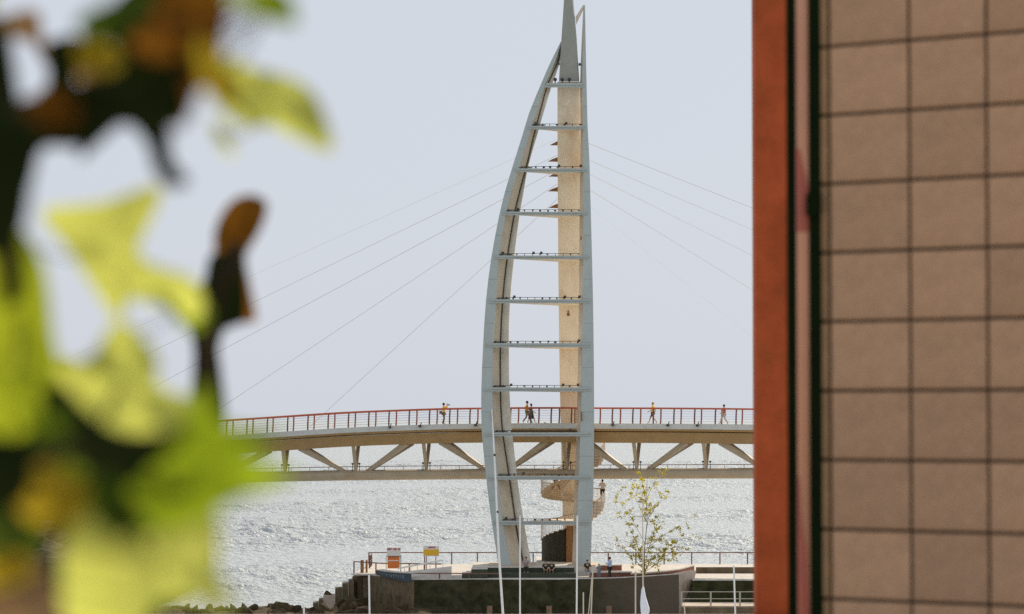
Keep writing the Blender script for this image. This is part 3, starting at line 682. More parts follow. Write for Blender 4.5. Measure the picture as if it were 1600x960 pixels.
# navy panel with pale illegible lettering along the left front edge
nv = thing('sign_panel', 'curved navy panel with pale lettering on the left edge of the pier', 'sign', XY(612, 216) + Z*4)
np_ = [(588, 218.9), (600, 217.2), (614, 215.4), (628, 213.9), (641, 212.85)]
top = [(588, 891.5), (600, 893.5), (614, 895), (628, 896), (641, 896.5)]; bot = [(588, 898.5), (600, 902), (614, 905), (628, 908), (641, 910)]
secs = []
for (px, Y), (_, y0), (_, y1) in zip(np_, top, bot):
    Y -= 0.1
    secs.append([P(px, y1, Y), P(px, y0, Y), P(px, y0, Y) + Vector((0.06, 0.12, 0)), P(px, y1, Y) + Vector((0.06, 0.12, 0))])
MB().loft(secs).build('panel', M['navy'], nv)
secs = []
for (px, Y), (_, y0) in zip(np_, top):
    secs.append([P(px, y0, Y - .13) + Z*.003, P(px, y0, Y - .13) + Z*.06, P(px, y0, Y - .13) + Vector((.5, .7, .06)), P(px, y0, Y - .13) + Vector((.5, .7, .003))])
MB().loft(secs).build('panel_cap', M['concrete'], nv)
rnd = random.Random(11)
for k in range(11):
    px = 594 + k * 3.6; Y = lerp(np_, px) - 0.13; y0 = lerp(top, px) + 3; y1 = lerp(bot, px) - 3
    mb = MB(); x = px
    mb.beam(P(x, y0, Y), P(x + rnd.uniform(-.3, .3), y1 - rnd.uniform(0, 2), Y), 0.05, 0.03, (0, 1, 0))
    mb.beam(P(x, y0 + rnd.uniform(0, 3), Y - .004), P(x + 1.9, y0 + rnd.uniform(0, 3), Y - .05), 0.05, 0.03, (0, 0, 1))
    if k % 2: mb.beam(P(x + 1.6, y0, Y - .05), P(x + 1.6, y1 - 1, Y - .05), 0.05, 0.03, (0, 1, 0))
    mb.build('letter', M['print'], nv)
# signs
def sign_text(px0, px1, py, Y, h, n, parent, m):
    rn = random.Random(int(px0))
    w = (px1 - px0) / n
    for k in range(n):
        if n > 6 and k in (4, 8): continue
        mb = MB(); x = px0 + k * w
        mb.beam(P(x + .2*w, py - h/2, Y), P(x + .2*w, py + h/2, Y), .035, .012, (0, 1, 0))
        mb.beam(P(x + .1*w, py + rn.uniform(-.3, .3)*h, Y - .004), P(x + .85*w, py + rn.uniform(-.3, .3)*h, Y - .004), .035, .012, (0, 0, 1))
        mb.beam(P(x + .75*w, py - h/2, Y - .008), P(x + .75*w, py + h*rn.uniform(0, .5), Y - .008), .035, .012, (0, 1, 0))
        mb.build('letter', m, parent)
def panel(x0, x1, y0, y1, Y, m, parent, name='board', t=0.05):
    q = [P(x0, y1, Y), P(x1, y1, Y), P(x1, y0, Y), P(x0, y0, Y)]
    return MB().prism(q, [p + Vector((0, t, 0)) for p in q]).build(name, m, parent)
s1 = thing('notice_board', 'white over orange notice board with red lettering at the left of the pier', 'sign', XY(615, 219) + Z*PZF)
panel(604.5, 626, 856, 869, 218.9, M['signwhite'], s1); panel(605.5, 624.5, 869.8, 888.5, 218.95, M['orange'], s1, 'orange_board')
panel(604.5, 626, 869.05, 869.75, 218.86, M['redpost'], s1, 'strip')
panel(607, 623, 875.5, 877, 218.93, M['signwhite'], s1, 'strip', 0.015)
sign_text(604.5, 626, 858.3, 218.88, 2.6, 11, s1, M['signred'])
MB().box(XY(626.7, 219.0) + Z*(PZF + 0.8), (0.08, 0.08, 1.6)).build('post', M['wire'], s1); MB().box(XY(604, 219.08) + Z*(PZF + .8), (0.05, 0.05, 1.6)).build('post', M['wire'], s1)
s2 = thing('warning_sign', 'yellow sign with cream header on two thin legs beside the ramp', 'sign', XY(674, 219.5) + Z*PZF)
panel(661.5, 686, 853.5, 869.5, 219.5, M['signwhite'], s2); panel(662, 685.5, 858.8, 868, 219.47, M['yellow'], s2, 'yellow_board', .025)
sign_text(669, 680, 855.6, 219.48, 2.4, 5, s2, M['signred'])
for x in (666.5, 681): MB().tube([P(x, 869, 219.55), XY(x, 219.55) + Z*(PZF + .1)], 0.035, 6).build('leg', M['redpost'], s2)

# steps down to the rocks
sp_ = thing('stone_steps', 'stepped stone blocks going down to the rocks at the left end of the pier', 'steps', XY(530, 221) + Z)
for k, (x0, x1, y) in enumerate(((545.5, 553.5, 907), (535.5, 545.4, 912.5), (524.5, 535.4, 919.5), (506, 524.4, 930.5), (499, 505.9, 937), (490, 498.9, 942.5))):
    Y0 = 219.4 - 0.12 * k; zt = P(x0, y, Y0).z
    lo = [XY(x0, Y0), XY(x1, Y0), XY(x1, Y0 + 2.2), XY(x0, Y0 + 2.2)]
    MB().prism([v - Z*2 for v in lo], [v + Z*zt for v in lo]).build('block', M['pierside'] if k != 3 else M['wedge'], sp_)

# ------------------------------------------------------------------ spiral stair round the mast
CX, CY = (895 - 800) / F * 229.0, 228.6
st = thing('spiral_stair', 'timber spiral stair winding up round the mast to the bridge deck', 'stairs', Vector((CX, CY, 5.05)))
def zpx(y, Y): return P(0, y, Y).z
base = 5.053
HT = [(150, 846), (180, 843), (270, 822), (360, 783), (400, 783), (500, 775), (540, 770), (630, 742), (720, 708), (800, 690), (900, 676)]
def sp(ang, r): return Vector((CX + r * math.cos(R(ang)), CY + r * math.sin(R(ang)) * 0.92, 0))
RI, RO = 0.95, 2.55
ang = 165; steps = []
nstep = 0
rail_pts = []
prev = None
while ang < 880:
    da = 11.0
    am = ang + da / 2; Ym = CY + 1.9 * math.sin(R(am)) * 0.92
    z = zpx(lerp(HT, am), Ym)
    lo = [sp(ang, RI), sp(ang, RO), sp(ang + da, RO), sp(ang + da, RI)]
    solid = ang < 292
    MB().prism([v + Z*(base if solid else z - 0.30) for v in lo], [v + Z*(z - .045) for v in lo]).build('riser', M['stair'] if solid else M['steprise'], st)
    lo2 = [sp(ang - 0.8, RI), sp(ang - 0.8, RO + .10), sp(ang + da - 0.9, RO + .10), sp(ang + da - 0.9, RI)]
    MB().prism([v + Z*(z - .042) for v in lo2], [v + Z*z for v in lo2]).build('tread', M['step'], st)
    rail_pts.append((am, z))
    ang += da
MB().tube([sp(a, RO + .04) + Z*(z + 1.0) for a, z in rail_pts], 0.04, 5).build('handrail', M['tan'], st)
mb = MB()
for (a, z), (a2, z2) in zip(rail_pts, rail_pts[1:]):
    for t in (0, .33, .66): mb.tube([sp(a + t*(a2-a), RO + .04) + Z*(z + t*(z2-z)), sp(a + t*(a2-a), RO + .04) + Z*(z + t*(z2-z) + 1.0)], 0.02, 4)
mb.build('balusters', M['white'], st, kind='stuff')
MB().tube([sp(0, RO) + Z*zpx(783, CY), sp(0, RO) + Z*(zpx(783, CY) + 1.0)], 0.05, 6).build('newel', M['rust'], st)
# brown doorway column next to the stair block
MB().box(Vector(((889.5 - 800) / F * 226.2, 226.2, base + 1.45)), (0.5, 0.35, 2.9)).build('doorway', M['rust'], st)

# ------------------------------------------------------------------ people
def skin_mesh(name, joints, edges, radii, m, parent, sub=2):
    me = bpy.data.meshes.new(name); keys = list(joints); idx = {k: i for i, k in enumerate(keys)}
    me.from_pydata([joints[k] for k in keys], [(idx[a], idx[b]) for a, b in edges], []); me.update()
    o = bpy.data.objects.new(name, me); COL.objects.link(o)
    sk = o.modifiers.new('skin', 'SKIN'); sk.use_smooth_shade = True
    for k, i in idx.items():
        r_ = radii[k]; r_ = r_ if isinstance(r_, tuple) else (r_, r_)
        me.skin_vertices[0].data[i].radius = r_; me.skin_vertices[0].data[i].use_root = (i == 0)
    ss = o.modifiers.new('sub', 'SUBSURF'); ss.levels = sub; ss.render_levels = sub
    dg = bpy.context.evaluated_depsgraph_get()
    nm = bpy.data.meshes.new_from_object(o.evaluated_get(dg)); nm.name = name
    bpy.data.objects.remove(o); bpy.data.meshes.remove(me)
    nm.materials.clear(); nm.materials.append(m)
    for p in nm.polygons: p.use_smooth = True
    ob = bpy.data.objects.new(name, nm); COL.objects.link(ob)
    if parent is not None: ob.parent = parent
    return ob
def person(label, foot, heading, h=1.7, pose='stand', top=None, bottom=None, long_top=False, short=False, sleeves='short', hair=None, group='people on the pier', dress=None, skin=None):
    j = {'pelvis': (0,0,.93), 'belly': (0,.01,1.08), 'chest': (0,.0,1.28), 'neck': (0,-.01,1.46), 'chin': (0,.02,1.54), 'head': (0,.02,1.62), 'crown': (0,.0,1.70), 'nose': (0,.135,1.595)}
    for s, n in ((1,'r'),(-1,'l')):
        j['hip'+n] = (.095*s,0,.88); j['knee'+n] = (.10*s,.03,.49); j['ank'+n] = (.10*s,-.02,.09); j['toe'+n] = (.115*s,.14,.035)
        j['sho'+n] = (.185*s,-.01,1.40); j['elb'+n] = (.24*s,-.04,1.13); j['wri'+n] = (.25*s,.05,.89)
    if pose == 'walk':
        j['kneer'] = (.10,.22,.52); j['ankr'] = (.10,.34,.12); j['toer'] = (.11,.49,.08)
        j['kneel'] = (-.10,-.06,.49); j['ankl'] = (-.10,-.34,.15); j['toel'] = (-.11,-.22,.05)
        j['elbr'] = (.23,-.17,1.15); j['wrir'] = (.22,-.12,.92); j['elbl'] = (-.23,.08,1.14); j['wril'] = (-.20,.27,1.02)
    if pose == 'photo':
        j['elbr'] = (.24,.26,1.36); j['wrir'] = (.07,.28,1.58); j['elbl'] = (-.24,.26,1.34); j['wril'] = (-.07,.28,1.57)
        j['kneel'] = (-.10,.06,.49); j['ankl'] = (-.12,-.08,.09); j['toel'] = (-.14,.08,.035)
    if pose == 'lean':
        j['elbr'] = (.27,.10,1.17); j['wrir'] = (.25,.33,1.14); j['elbl'] = (-.27,.10,1.17); j['wril'] = (-.22,.33,1.14)
        j['kneer'] = (.13,.02,.49); j['ankr'] = (.16,-.02,.09); j['toer'] = (.2,.13,.035)
    if pose == 'hold':
        j['elbr'] = (.25,.02,1.14); j['wrir'] = (.10,.25,1.20); j['elbl'] = (-.25,.02,1.14); j['wril'] = (-.08,.26,1.22)
    if pose == 'sit':
        dz = -.46
        for k in ('pelvis','belly','chest','neck','chin','head','crown','nose'): j[k] = (j[k][0], j[k][1] + (.10 if j[k][2] > 1.2 else 0), j[k][2] + dz)
        for s, n in ((1,'r'),(-1,'l')):
            j['hip'+n] = (.10*s,.02,.45); j['knee'+n] = (.13*s,.45,.49); j['ank'+n] = (.13*s,.47,.09); j['toe'+n] = (.14*s,.62,.035)
            j['sho'+n] = (.185*s,.09,.94); j['elb'+n] = (.25*s,.18,.70); j['wri'+n] = (.14*s,.36,.58)
    k_ = h / 1.74
    E = [('pelvis','belly'),('belly','chest'),('chest','neck'),('neck','chin'),('chin','head'),('head','crown'),('head','nose')]
    rad = {'pelvis': (.145,.105), 'belly': (.125,.09), 'chest': (.15,.10), 'neck': .052, 'chin': .062, 'head': (.075,.092), 'crown': .055, 'nose': .018}
    for n in 'rl':
        E += [('pelvis','hip'+n),('hip'+n,'knee'+n),('knee'+n,'ank'+n),('ank'+n,'toe'+n),('chest','sho'+n),('sho'+n,'elb'+n),('elb'+n,'wri'+n)]
        rad.update({'hip'+n: .088, 'knee'+n: .056, 'ank'+n: .038, 'toe'+n: .032, 'sho'+n: .056, 'elb'+n: .042, 'wri'+n: .028})
        w = Vector(j['wri'+n]); e = Vector(j['elb'+n]); d = (w - e).normalized(); s = 1 if n == 'r' else -1
        sd_ = d.cross(Vector((s, 0.2, 0.1))).normalized()
        j['palm'+n] = tuple(w + d*.075); E.append(('wri'+n,'palm'+n)); rad['palm'+n] = (.032,.02)
        for f in range(4):
            nm = 'f%d%s' % (f, n); j[nm] = tuple(w + d*(.155 + (.012 if f in (1, 2) else 0)) + sd_*(-.03 + f*.02) + Vector((-.02*s, .01, 0))); E.append(('palm'+n, nm)); rad[nm] = .009
        j['th'+n] = tuple(w + d*.08 - sd_*.055); E.append(('wri'+n,'th'+n)); rad['th'+n] = .010
    J = {a: tuple(Vector(v) * k_) for a, v in j.items()}; RD = {a: (tuple(x*k_ for x in v) if isinstance(v, tuple) else v*k_) for a, v in rad.items()}
    body = skin_mesh('person', J, E, RD, skin or M['skin'], None)
    body.location = foot; body.rotation_euler = (0, 0, heading); tag(body, label, 'person', group)
    def sub(keys, grow, edges=None):
        ks = [q for q in keys if q in J]; ed = [e for e in E if e[0] in ks and e[1] in ks]
        rr = {q: (tuple(x + grow for x in RD[q]) if isinstance(RD[q], tuple) else RD[q] + grow) for q in ks}
        return {q: J[q] for q in ks}, ed, rr
    tk = ['pelvis','belly','chest','shor','shol','elbr','elbl'] + (['wrir','wril'] if sleeves == 'long' else [])
    a, b, c = sub(tk, .03)
    c['pelvis'] = (.165*k_, .125*k_)
    skin_mesh('shirt', a, b, c, top, body)
    bk = ['pelvis','hipr','hipl','kneer','kneel'] + ([] if short else ['ankr','ankl'])
    a, b, c = sub(bk, .016); skin_mesh('shorts' if short else 'trousers', a, b, c, bottom, body)
    if dress is not None:
        mb = MB(); secs = []
        pz = J['pelvis'][2]
        for z, r_ in ((pz + .12, .15), (pz - .05, .19), (pz - .25, .22), (pz - .48, .26)):
            secs.append([Vector((r_*k_*math.cos(2*math.pi*q/12), r_*k_*math.sin(2*math.pi*q/12)*1.05, z)) for q in range(12)])
        o = mb.loft(secs).build('skirt', dress, None, True); o.parent = body
    hd = Vector(J['head'])
    ho = MB().ball(hd + Vector((0, -.022, .03))*k_, .108*k_, 10, 7, (0.86, 0.98, 1.0)).build('hair', hair or M['hair'], None, True); ho.parent = body
    return body
Cy = cloth('yellow_cloth', (0.90, 0.55, 0.01)); Cbr = cloth('brown_cloth', (0.16, 0.10, 0.05)); Cgy = cloth('grey_cloth', (0.30, 0.29, 0.30)); Cdk = cloth('dark_cloth', (0.035, 0.032, 0.025))
Cred = cloth('red_cloth', (0.42, 0.09, 0.05)); Cpk = cloth('pale_pink_cloth', (0.66, 0.55, 0.49)); Cbl = cloth('light_blue_cloth', (0.42, 0.55, 0.80)); Cgb = cloth('grey_blue_cloth', (0.16, 0.20, 0.24)); Cgn = cloth('dark_green_cloth', (0.02, 0.035, 0.018))
Cpale = cloth('pale_cloth', (0.55, 0.5, 0.42)); Hb = cloth('blond_hair', (0.45, 0.30, 0.10))
GB = 'people on the bridge'
def onb(px, off): return bp(XofPx(px) - off * math.sin(theta(0)) * 0.9, off, -0.03)
pp = person('person in yellow shirt and brown trousers raising a camera by the bridge railing', onb(693, 1.0), R(-80), 1.74, 'photo', Cy, Cbr, group=GB)
bagm = MB().box(Vector((-.02, -.24, .98)), (.16, .2, .24)).tube([(0, -.2, 1.05), (.0, -.12, 1.3), (.0, .05, 1.45)], .012, 5).build('shoulder_bag', Cbr); tag(bagm, 'brown shoulder bag on the person in yellow raising a camera', 'bag'); bagm.location = onb(693, 1.0); bagm.rotation_euler = (0, 0, R(-80))
cm = MB().box((0, .38, 1.58), (.14, .08, .09)).tube([(0, .41, 1.58), (0, .52, 1.58)], .036, 8).build('photo_camera', M['lamp']); tag(cm, 'small dark camera held up by the person in yellow', 'camera'); cm.location = onb(693, 1.0); cm.rotation_euler = (0, 0, R(-80))
person('person in yellow shirt and grey trousers walking right inside the pylon', onb(823, 1.8), R(-90), 1.82, 'walk', Cy, Cgy, group=GB)
person('person in dark knee length dress walking beside a yellow shirt', onb(829.5, 1.2), R(-90), 1.60, 'walk', Cdk, Cdk, short=True, dress=Cdk, group=GB)
person('person in yellow top and dark shorts striding along the right bridge railing', onb(1020, 1.5), R(80), 1.74, 'walk', Cy, Cbr, short=True, hair=Hb, group=GB)
person('person in red top and pale trousers near the right end of the bridge', onb(1132, 1.8), R(95), 1.60, 'walk', Cred, Cpale, group=GB)
a = 360; lz = zpx(lerp(HT, 362), CY)
person('person in pale shirt and black shorts seen from behind on the stair landing', Vector(((941 - 800) / F * 228.4, 228.2, lz)), R(5), 1.76, 'lean', Cpk, Cdk, short=True, group='people on the spiral stair')
person('person in dark green clothes climbing the spiral stair under the chord', Vector(((868 - 800) / F * 226.8, 226.8, zpx(768, 226.8))), R(-60), 1.70, 'walk', Cgn, cloth('rust_cloth', (.25, .12, .06)), group='people on the spiral stair')
G = 'people on the pier'
person('person in grey top sitting on the tier at the foot of the left leg', XY(822, 216.95) + Z*4.70, R(180), 1.68, 'sit', Cgy, Cdk)
person('person in dark clothes sitting left of two neighbours under the pylon', XY(852.5, 216.9) + Z*4.45, R(180), 1.66, 'sit', Cdk, Cbr)
person('person in dark clothes and tan trousers sitting in the middle under the pylon', XY(862, 216.9) + Z*4.45, R(175), 1.64, 'sit', Cgn, Cbr)
person('person in dark top sitting in front of the right pylon foot', XY(917, 216.0) + Z*4.50, R(190), 1.70, 'sit', Cdk, Cgy)
person('person in grey blue clothes standing between the right foot and the blue shirt', XY(935.5, 214.8) + Z*PZF, R(170), 1.15, 'stand', Cgb, Cgb)
person('person in light blue shirt standing in front of the red brown benches', XY(952.5, 214.6) + Z*PZF, R(60), 1.68, 'hold', Cbl, Cdk, sleeves='long')

# ------------------------------------------------------------------ sapling on the pier
def sapling():
    t = thing('sapling', 'thin young tree with sparse yellow green leaves on the right of the pier', 'tree', XY(1006, 215) + Z*PZF)
    rn = random.Random(21); b = XY(1006, 215) + Z*PZF
    topP = P(1012, 728, 215.2)
    trunk = [b, b.lerp(topP, .25) + Vector((-.05, 0, 0)), b.lerp(topP, .5) + Vector((.08, .05, 0)), b.lerp(topP, .75) + Vector((-.02, 0, 0)), topP]
    MB().tube(trunk, [.05, .04, .028, .018, .008], 7).build('trunk', M['twig'], t)
    br_ends = [(975, 808, 880), (968, 782, 850), (985, 765, 815), (1002, 748, 790), (1030, 742, 780), (1040, 776, 815), (1068, 818, 860), (1070, 840, 880), (1062, 858, 890), (1045, 872, 895), (985, 845, 885), (1018, 790, 835), (1028, 815, 865), (972, 855, 893), (1050, 852, 885), (1002, 770, 815), (1022, 832, 880), (1000, 862, 895), (1014, 880, 900)]
    lb = MB(); lv = MB()
    for (px, py, py0) in br_ends:
        Y = 215 + rn.uniform(-1.3, 1.3); e = P(px, py, Y)
        f = max(0, min(1, (b.z - P(0, py0, 215).z) / (b.z - topP.z))); s = b.lerp(topP, f)
        mid = s.lerp(e, .5) + Vector((0, 0, .15)); lb.tube([s, mid, e], [.02, .013, .005], 5)
        for q in range(9):
            u = .25 + .75 * (q + rn.random()) / 7; a = s.lerp(mid, u / .5) if u < .5 else mid.lerp(e, (u - .5) / .5)
            tw = a + Vector((rn.gauss(0, .32), rn.gauss(0, .32), rn.gauss(.03, .26))); lb.tube([a, a.lerp(tw, .5) + Vector((0, 0, .04)), tw], [.008, .006, .003], 4)
            for k in range(rn.randint(8, 15)):
                c = a.lerp(tw, rn.uniform(.25, 1.1)) + Vector((rn.gauss(0, .07), rn.gauss(0, .07), rn.gauss(-.02, .07)))
                ax = Vector((rn.gauss(0, 1), rn.gauss(0, 1), rn.gauss(0, .8) - .5)).normalized(); sd_ = ax.cross(Vector((rn.gauss(0,1), rn.gauss(0,1), rn.gauss(0,1)))).normalized()
                L = rn.uniform(.12, .29); Wd = L * .46; nn = ax.cross(sd_) * .02; o = len(lv.v)
                lv.v += [c - ax*L/2, c + sd_*Wd/2 + nn, c + ax*L/2, c - sd_*Wd/2 + nn]; lv.f.append([o, o+1, o+2]); lv.f.append([o, o+2, o+3])
    lb.build('branches', M['twig'], t); lv.build('crown', M['lf_sap'], t, fix=False, kind='stuff')
sapling()

# ------------------------------------------------------------------ boats whose masts stand in the harbour
def boat(label, mast_pts, Y, rad, m, L=7.0, sail=None, spreader=None, stay=None):
    foot = Vector(mast_pts[-1]); x = foot.x
    t = thing('sailboat', label, 'sailboat', Vector((x, Y, 0)), 'sailboats moored in front of the pier')
    secs = []
    for s in (-1, -.7, -.2, .35, .8, 1.0):
        hw = {-1: .75, -.7: 1.0, -.2: 1.15, .35: 1.0, .8: .45, 1.0: .04}[s]
        zt = .75 + .2 * max(0, s)
        secs.append([Vector((x + s*L/2, Y + q*hw, zt)) for q in (-1, 1)] + [Vector((x + s*L/2, Y + .7*hw, .05)), Vector((x + s*L/2, Y, -.3)), Vector((x + s*L/2, Y - .7*hw, .05))])
    MB().loft(secs).build('hull', M['hull'], t)
    cb = [Vector((x + a, Y + c, .8)) for a, c in ((-1.4, -.55), (1.3, -.45), (1.3, .45), (-1.4, .55))]
    MB().prism(cb, [p + Vector((.05, 0, .38)) for p in cb]).build('cabin', M['white'], t)
    pts = [Vector(p) for p in mast_pts] + [Vector((x, Y, 0.8))]
    MB().tube(pts, rad, 8).build('mast', m, t)
    if spreader:
        for p in spreader: MB().ball(Vector(p), .10, 6, 5).build('mast_fitting', M['lamp'], t)
    if sail: sail(t)
    if stay:
        for a, b in stay: MB().tube([a, b], .03, 5).build('stay_pole', M['mastwarm'], t)
    return t
Yb = 186
boat('boat with tall slightly leaning pole rising across the pylon left leg', [P(768.5, 640, Yb), P(774, 745, Yb), P(779, 860, Yb), P(786, 962, Yb)], Yb, [.035, .06, .075, .085, .09], M['mast'], spreader=[P(773, 711, Yb), P(777.3, 800, Yb)])
boat('boat with slim white mast in front of the pylon left foot', [P(812.5, 806, Yb - 5), P(812.5, 962, Yb - 5)], Yb - 5, .055, M['mast'])
boat('boat with white mast in front of the pylon right foot', [P(902, 806, Yb - 2), P(901, 962, Yb - 2)], Yb - 2, .06, M['mast'])
boat('boat with short thin mast just right of the pylon', [P(911.5, 926, Yb - 12), P(911.5, 962, Yb - 12)], Yb - 12, .045, M['mastwarm'], 5)
boat('boat with a pair of leaning tan poles right of the pylon', [P(926.5, 885, Yb - 18), P(923.5, 962, Yb - 18)], Yb - 18, .045, M['mastwarm'], 5.5, stay=[(P(925, 900, Yb - 18.3), P(919, 965, Yb - 18.3))])
boat('boat with white mast in front of the brown left flank wall', [P(576.5, 899, Yb), P(577.5, 962, Yb)], Yb, .06, M['mast'])
boat('boat with short pale mast over the rocks at the far left', [P(474.5, 944, Yb - 3), P(475, 962, Yb - 3)], Yb - 3, .06, M['mast'], 5)
boat('boat with tan mast just left of the furled white sail', [P(993, 893, Yb - 10), P(993, 962, Yb - 10)], Yb - 10, .05, M['mastwarm'], 5)
def furled(t):
    secs = []
    for y, l, r_ in ((917, 1003.8, 1006.2), (922, 1001.8, 1007.2), (932, 1001, 1009), (942, 1000.3, 1012), (950, 1000.6, 1014.5), (956, 1001, 1014.8), (966, 1003, 1011)):
        n = 10; c = (l + r_) / 2; h = (r_ - l) / 2
        secs.append([P(c + h * math.cos(2*math.pi*k/n) * (1 + .12*math.sin(5*k)), y, Yb - 8.2 + .25 * math.sin(2*math.pi*k/n)) for k in range(n)])
    MB().loft(secs).build('sail', M['sail'], t, True)
boat('boat with dark topped mast and bunched white sail by the sapling', [P(1004.2, 782, Yb - 8), P(1004.6, 890, Yb - 8), P(1005, 962, Yb - 8)], Yb - 8, [.025, .05, .05, .05], M['mastwarm'], sail=furled)
boat('boat with tall pale mast in front of the right quay slab', [P(1146.5, 884, Yb - 4), P(1149, 962, Yb - 4)], Yb - 4, .06, M['mast'])
boat('boat with thin pale mast below the sunlit pier corner', [P(1069, 945, Yb - 6), P(1070.5, 962, Yb - 6)], Yb - 6, .04, M['mastwarm'], 5)

# fender piles against the front wall
for i, (px, l) in enumerate(((765, 'timber pile below the pylon left foot'), (858, 'timber pile below the stair'), (951, 'timber pile below the blue shirted person'))):
    o = MB().tube([XY(px, 211.8) + Z*-2, XY(px, 211.8) + Z*P(0, 947, 211.8).z], .22, 9).build('timber_pile', M['pile']); tag(o, 'brown ' + l, 'pile', 'timber piles along the pier front')

# ------------------------------------------------------------------ shore rocks and headland
def rock_mesh(seed, rough=.35):
    rn = random.Random(seed); bm = bmesh.new(); bmesh.ops.create_icosphere(bm, subdivisions=2, radius=1)
    cuts = [(Vector((rn.gauss(0,1), rn.gauss(0,1), rn.gauss(0,1))).normalized(), rn.uniform(.45, .85)) for _ in range(9)]
    for v in bm.verts:
        for d, k in cuts:
            e = v.co.dot(d)
            if e > k: v.co -= d * (e - k)
        v.co *= 1 + rn.uniform(-.05, .05)
    me = bpy.data.meshes.new('boulder'); bm.to_mesh(me); bm.free(); me.materials.append(M['rock']); return me
rm = [rock_mesh(100 + i) for i in range(7)]
rn = random.Random(5)
def rock(x, Y, z, s):
    o = bpy.data.objects.new('boulder', rn.choice(rm)); COL.objects.link(o); o.location = (x, Y, z)
    o.rotation_euler = (rn.uniform(0, 6), rn.uniform(0, 6), rn.uniform(0, 6)); o.scale = (s * rn.uniform(.9, 1.5), s * rn.uniform(.8, 1.2), s * rn.uniform(.38, .6))
    tag(o, 'dark basalt boulder with sunlit top in the shore bank left of the pier', 'rock', 'boulders along the shore bank')
px = -60
while px < 640:
    Y = 211 + rn.uniform(-.4, .4); s = rn.uniform(.45, .85); zt = P(0, 949 + rn.uniform(-3, 4), Y).z
    rock((px - 800) / F * Y, Y, zt - s * .55, s); px += s * 20
px = -60
while px < 640:
    Y = 207.5 + rn.uniform(-.5, .5); s = rn.uniform(.5, .95); zt = P(0, 957 + rn.uniform(-4, 4), Y).z
    rock((px - 800) / F * Y, Y, zt - s * .5, s); px += s * 22
for (px, py, Y, s) in ((514, 928, 219.6, .5), (545, 940, 216.5, .8), (560, 944, 214.5, .8), (530, 944, 216, .7), (590, 950, 213, .8), (570, 938, 216.2, .6), (610, 952, 212.2, .7)):
    rock((px - 800) / F * Y, Y, P(0, py, Y).z - .2, s)
mb = MB()
secs = []
for i in range(40):
    x = -45 + i * 1.0
    dz = .25 * math.sin(i * 1.7) + .2 * math.sin(i * .77)
    secs.append([Vector((x, 196, -1)), Vector((x, 203, 1.0 + dz)), Vector((x, 208, 2.0 + dz*.6)), Vector((x, 212, 2.35 + dz*.4)), Vector((x, 214, 1.2)), Vector((x, 218, -1))])
tag(mb.loft(secs).build('shore_bank', M['rock'], None, True), kind='structure')
# rocky headland seen through the leaves at the left
from mathutils import noise as mno
secs = []
NP, NK = 170, 34
for i in range(NP):
    px = -700 + (302 + 700) * i / (NP - 1); f_end = min(1, (NP - 1 - i) / 4.0)
    h = lerp([(-700, 760), (-100, 790), (20, 803), (130, 838), (250, 812), (290, 808), (302, 822)], px)
    Yc = 262; z = P(0, h, Yc).z; x = (px - 800) / F * Yc; row = []
    for k in range(NK):
        t = k / (NK - 1); a = math.pi * t; y = Yc - 15 * math.cos(a) * (1 if t < .5 else .7); zz = z * max(0, math.sin(a)) ** .55 - 1 * (t in (0, 1))
        n = mno.fractal(Vector((x * .35, y * .35, zz * .35)), .9, 2.1, 5); n2 = mno.cell(Vector((x * .5, y * .5, zz * .4)))
        amp = math.sin(a) * 1.1
        row.append(Vector((x + (n2 - .5) * .8 - (1 - f_end) * 0.8, y - abs(n) * amp * 1.2, max(-1.2, zz + (n * .7 + (n2 - .5) * .5) * amp * .7))))
    secs.append(row)
hd = MB().loft(secs).build('headland', M['cliff']); tag(hd, kind='structure')

# ------------------------------------------------------------------ tiled building on the right
Wp0 = P(1290, 630, 12.2); Wp1 = P(1600, 630, 11.7)
wd_ = Vector((Wp1.x - Wp0.x, Wp1.y - Wp0.y, 0)); wlen = wd_.length; wd_.normalize(); wn = Vector((wd_.y, -wd_.x, 0))      # wn faces the camera
def wpt(px):                     # distance along the wall for a photo column (at mid height)
    # ray in plan: x = k*y
    k = (px - 800) / F / math.cos(PITCH) * 1.0
    # solve Wp0 + s*wd : x = k*y
    return (k * Wp0.y - Wp0.x) / (wd_.x - k * wd_.y)
def wall_p(s, z, out=0.0): p = Vector((Wp0.x, Wp0.y, 0)) + wd_ * s + wn * out; p.z = z; return p
bd = thing('tiled_building', 'brown square tiled building wall filling the right edge', 'building', wall_p(0, 14.7))
zj = [P(0, y, 12.0).z for y in (65, 170, 279, 388, 497, 609, 720, 831, 940)]
dz = (zj[0] - zj[-1]) / 8; s0 = wpt(1299.5); s1 = wpt(1424.5); s2 = wpt(1545.5); ds = s2 - s1
zs = [zj[-1] - dz * 3 + i * dz for i in range(20)]; zs = [z for z in zs if z > 14.70]
cols = [(wpt(1283), s0)] + [(s0, s1)] + [(s1 + i * ds, s1 + (i + 1) * ds) for i in range(6)]
g = 0.0068
zt_ = 19.4
zlist = [z for z in zs if z < zt_]
tile_src = {}
rt = random.Random(4)
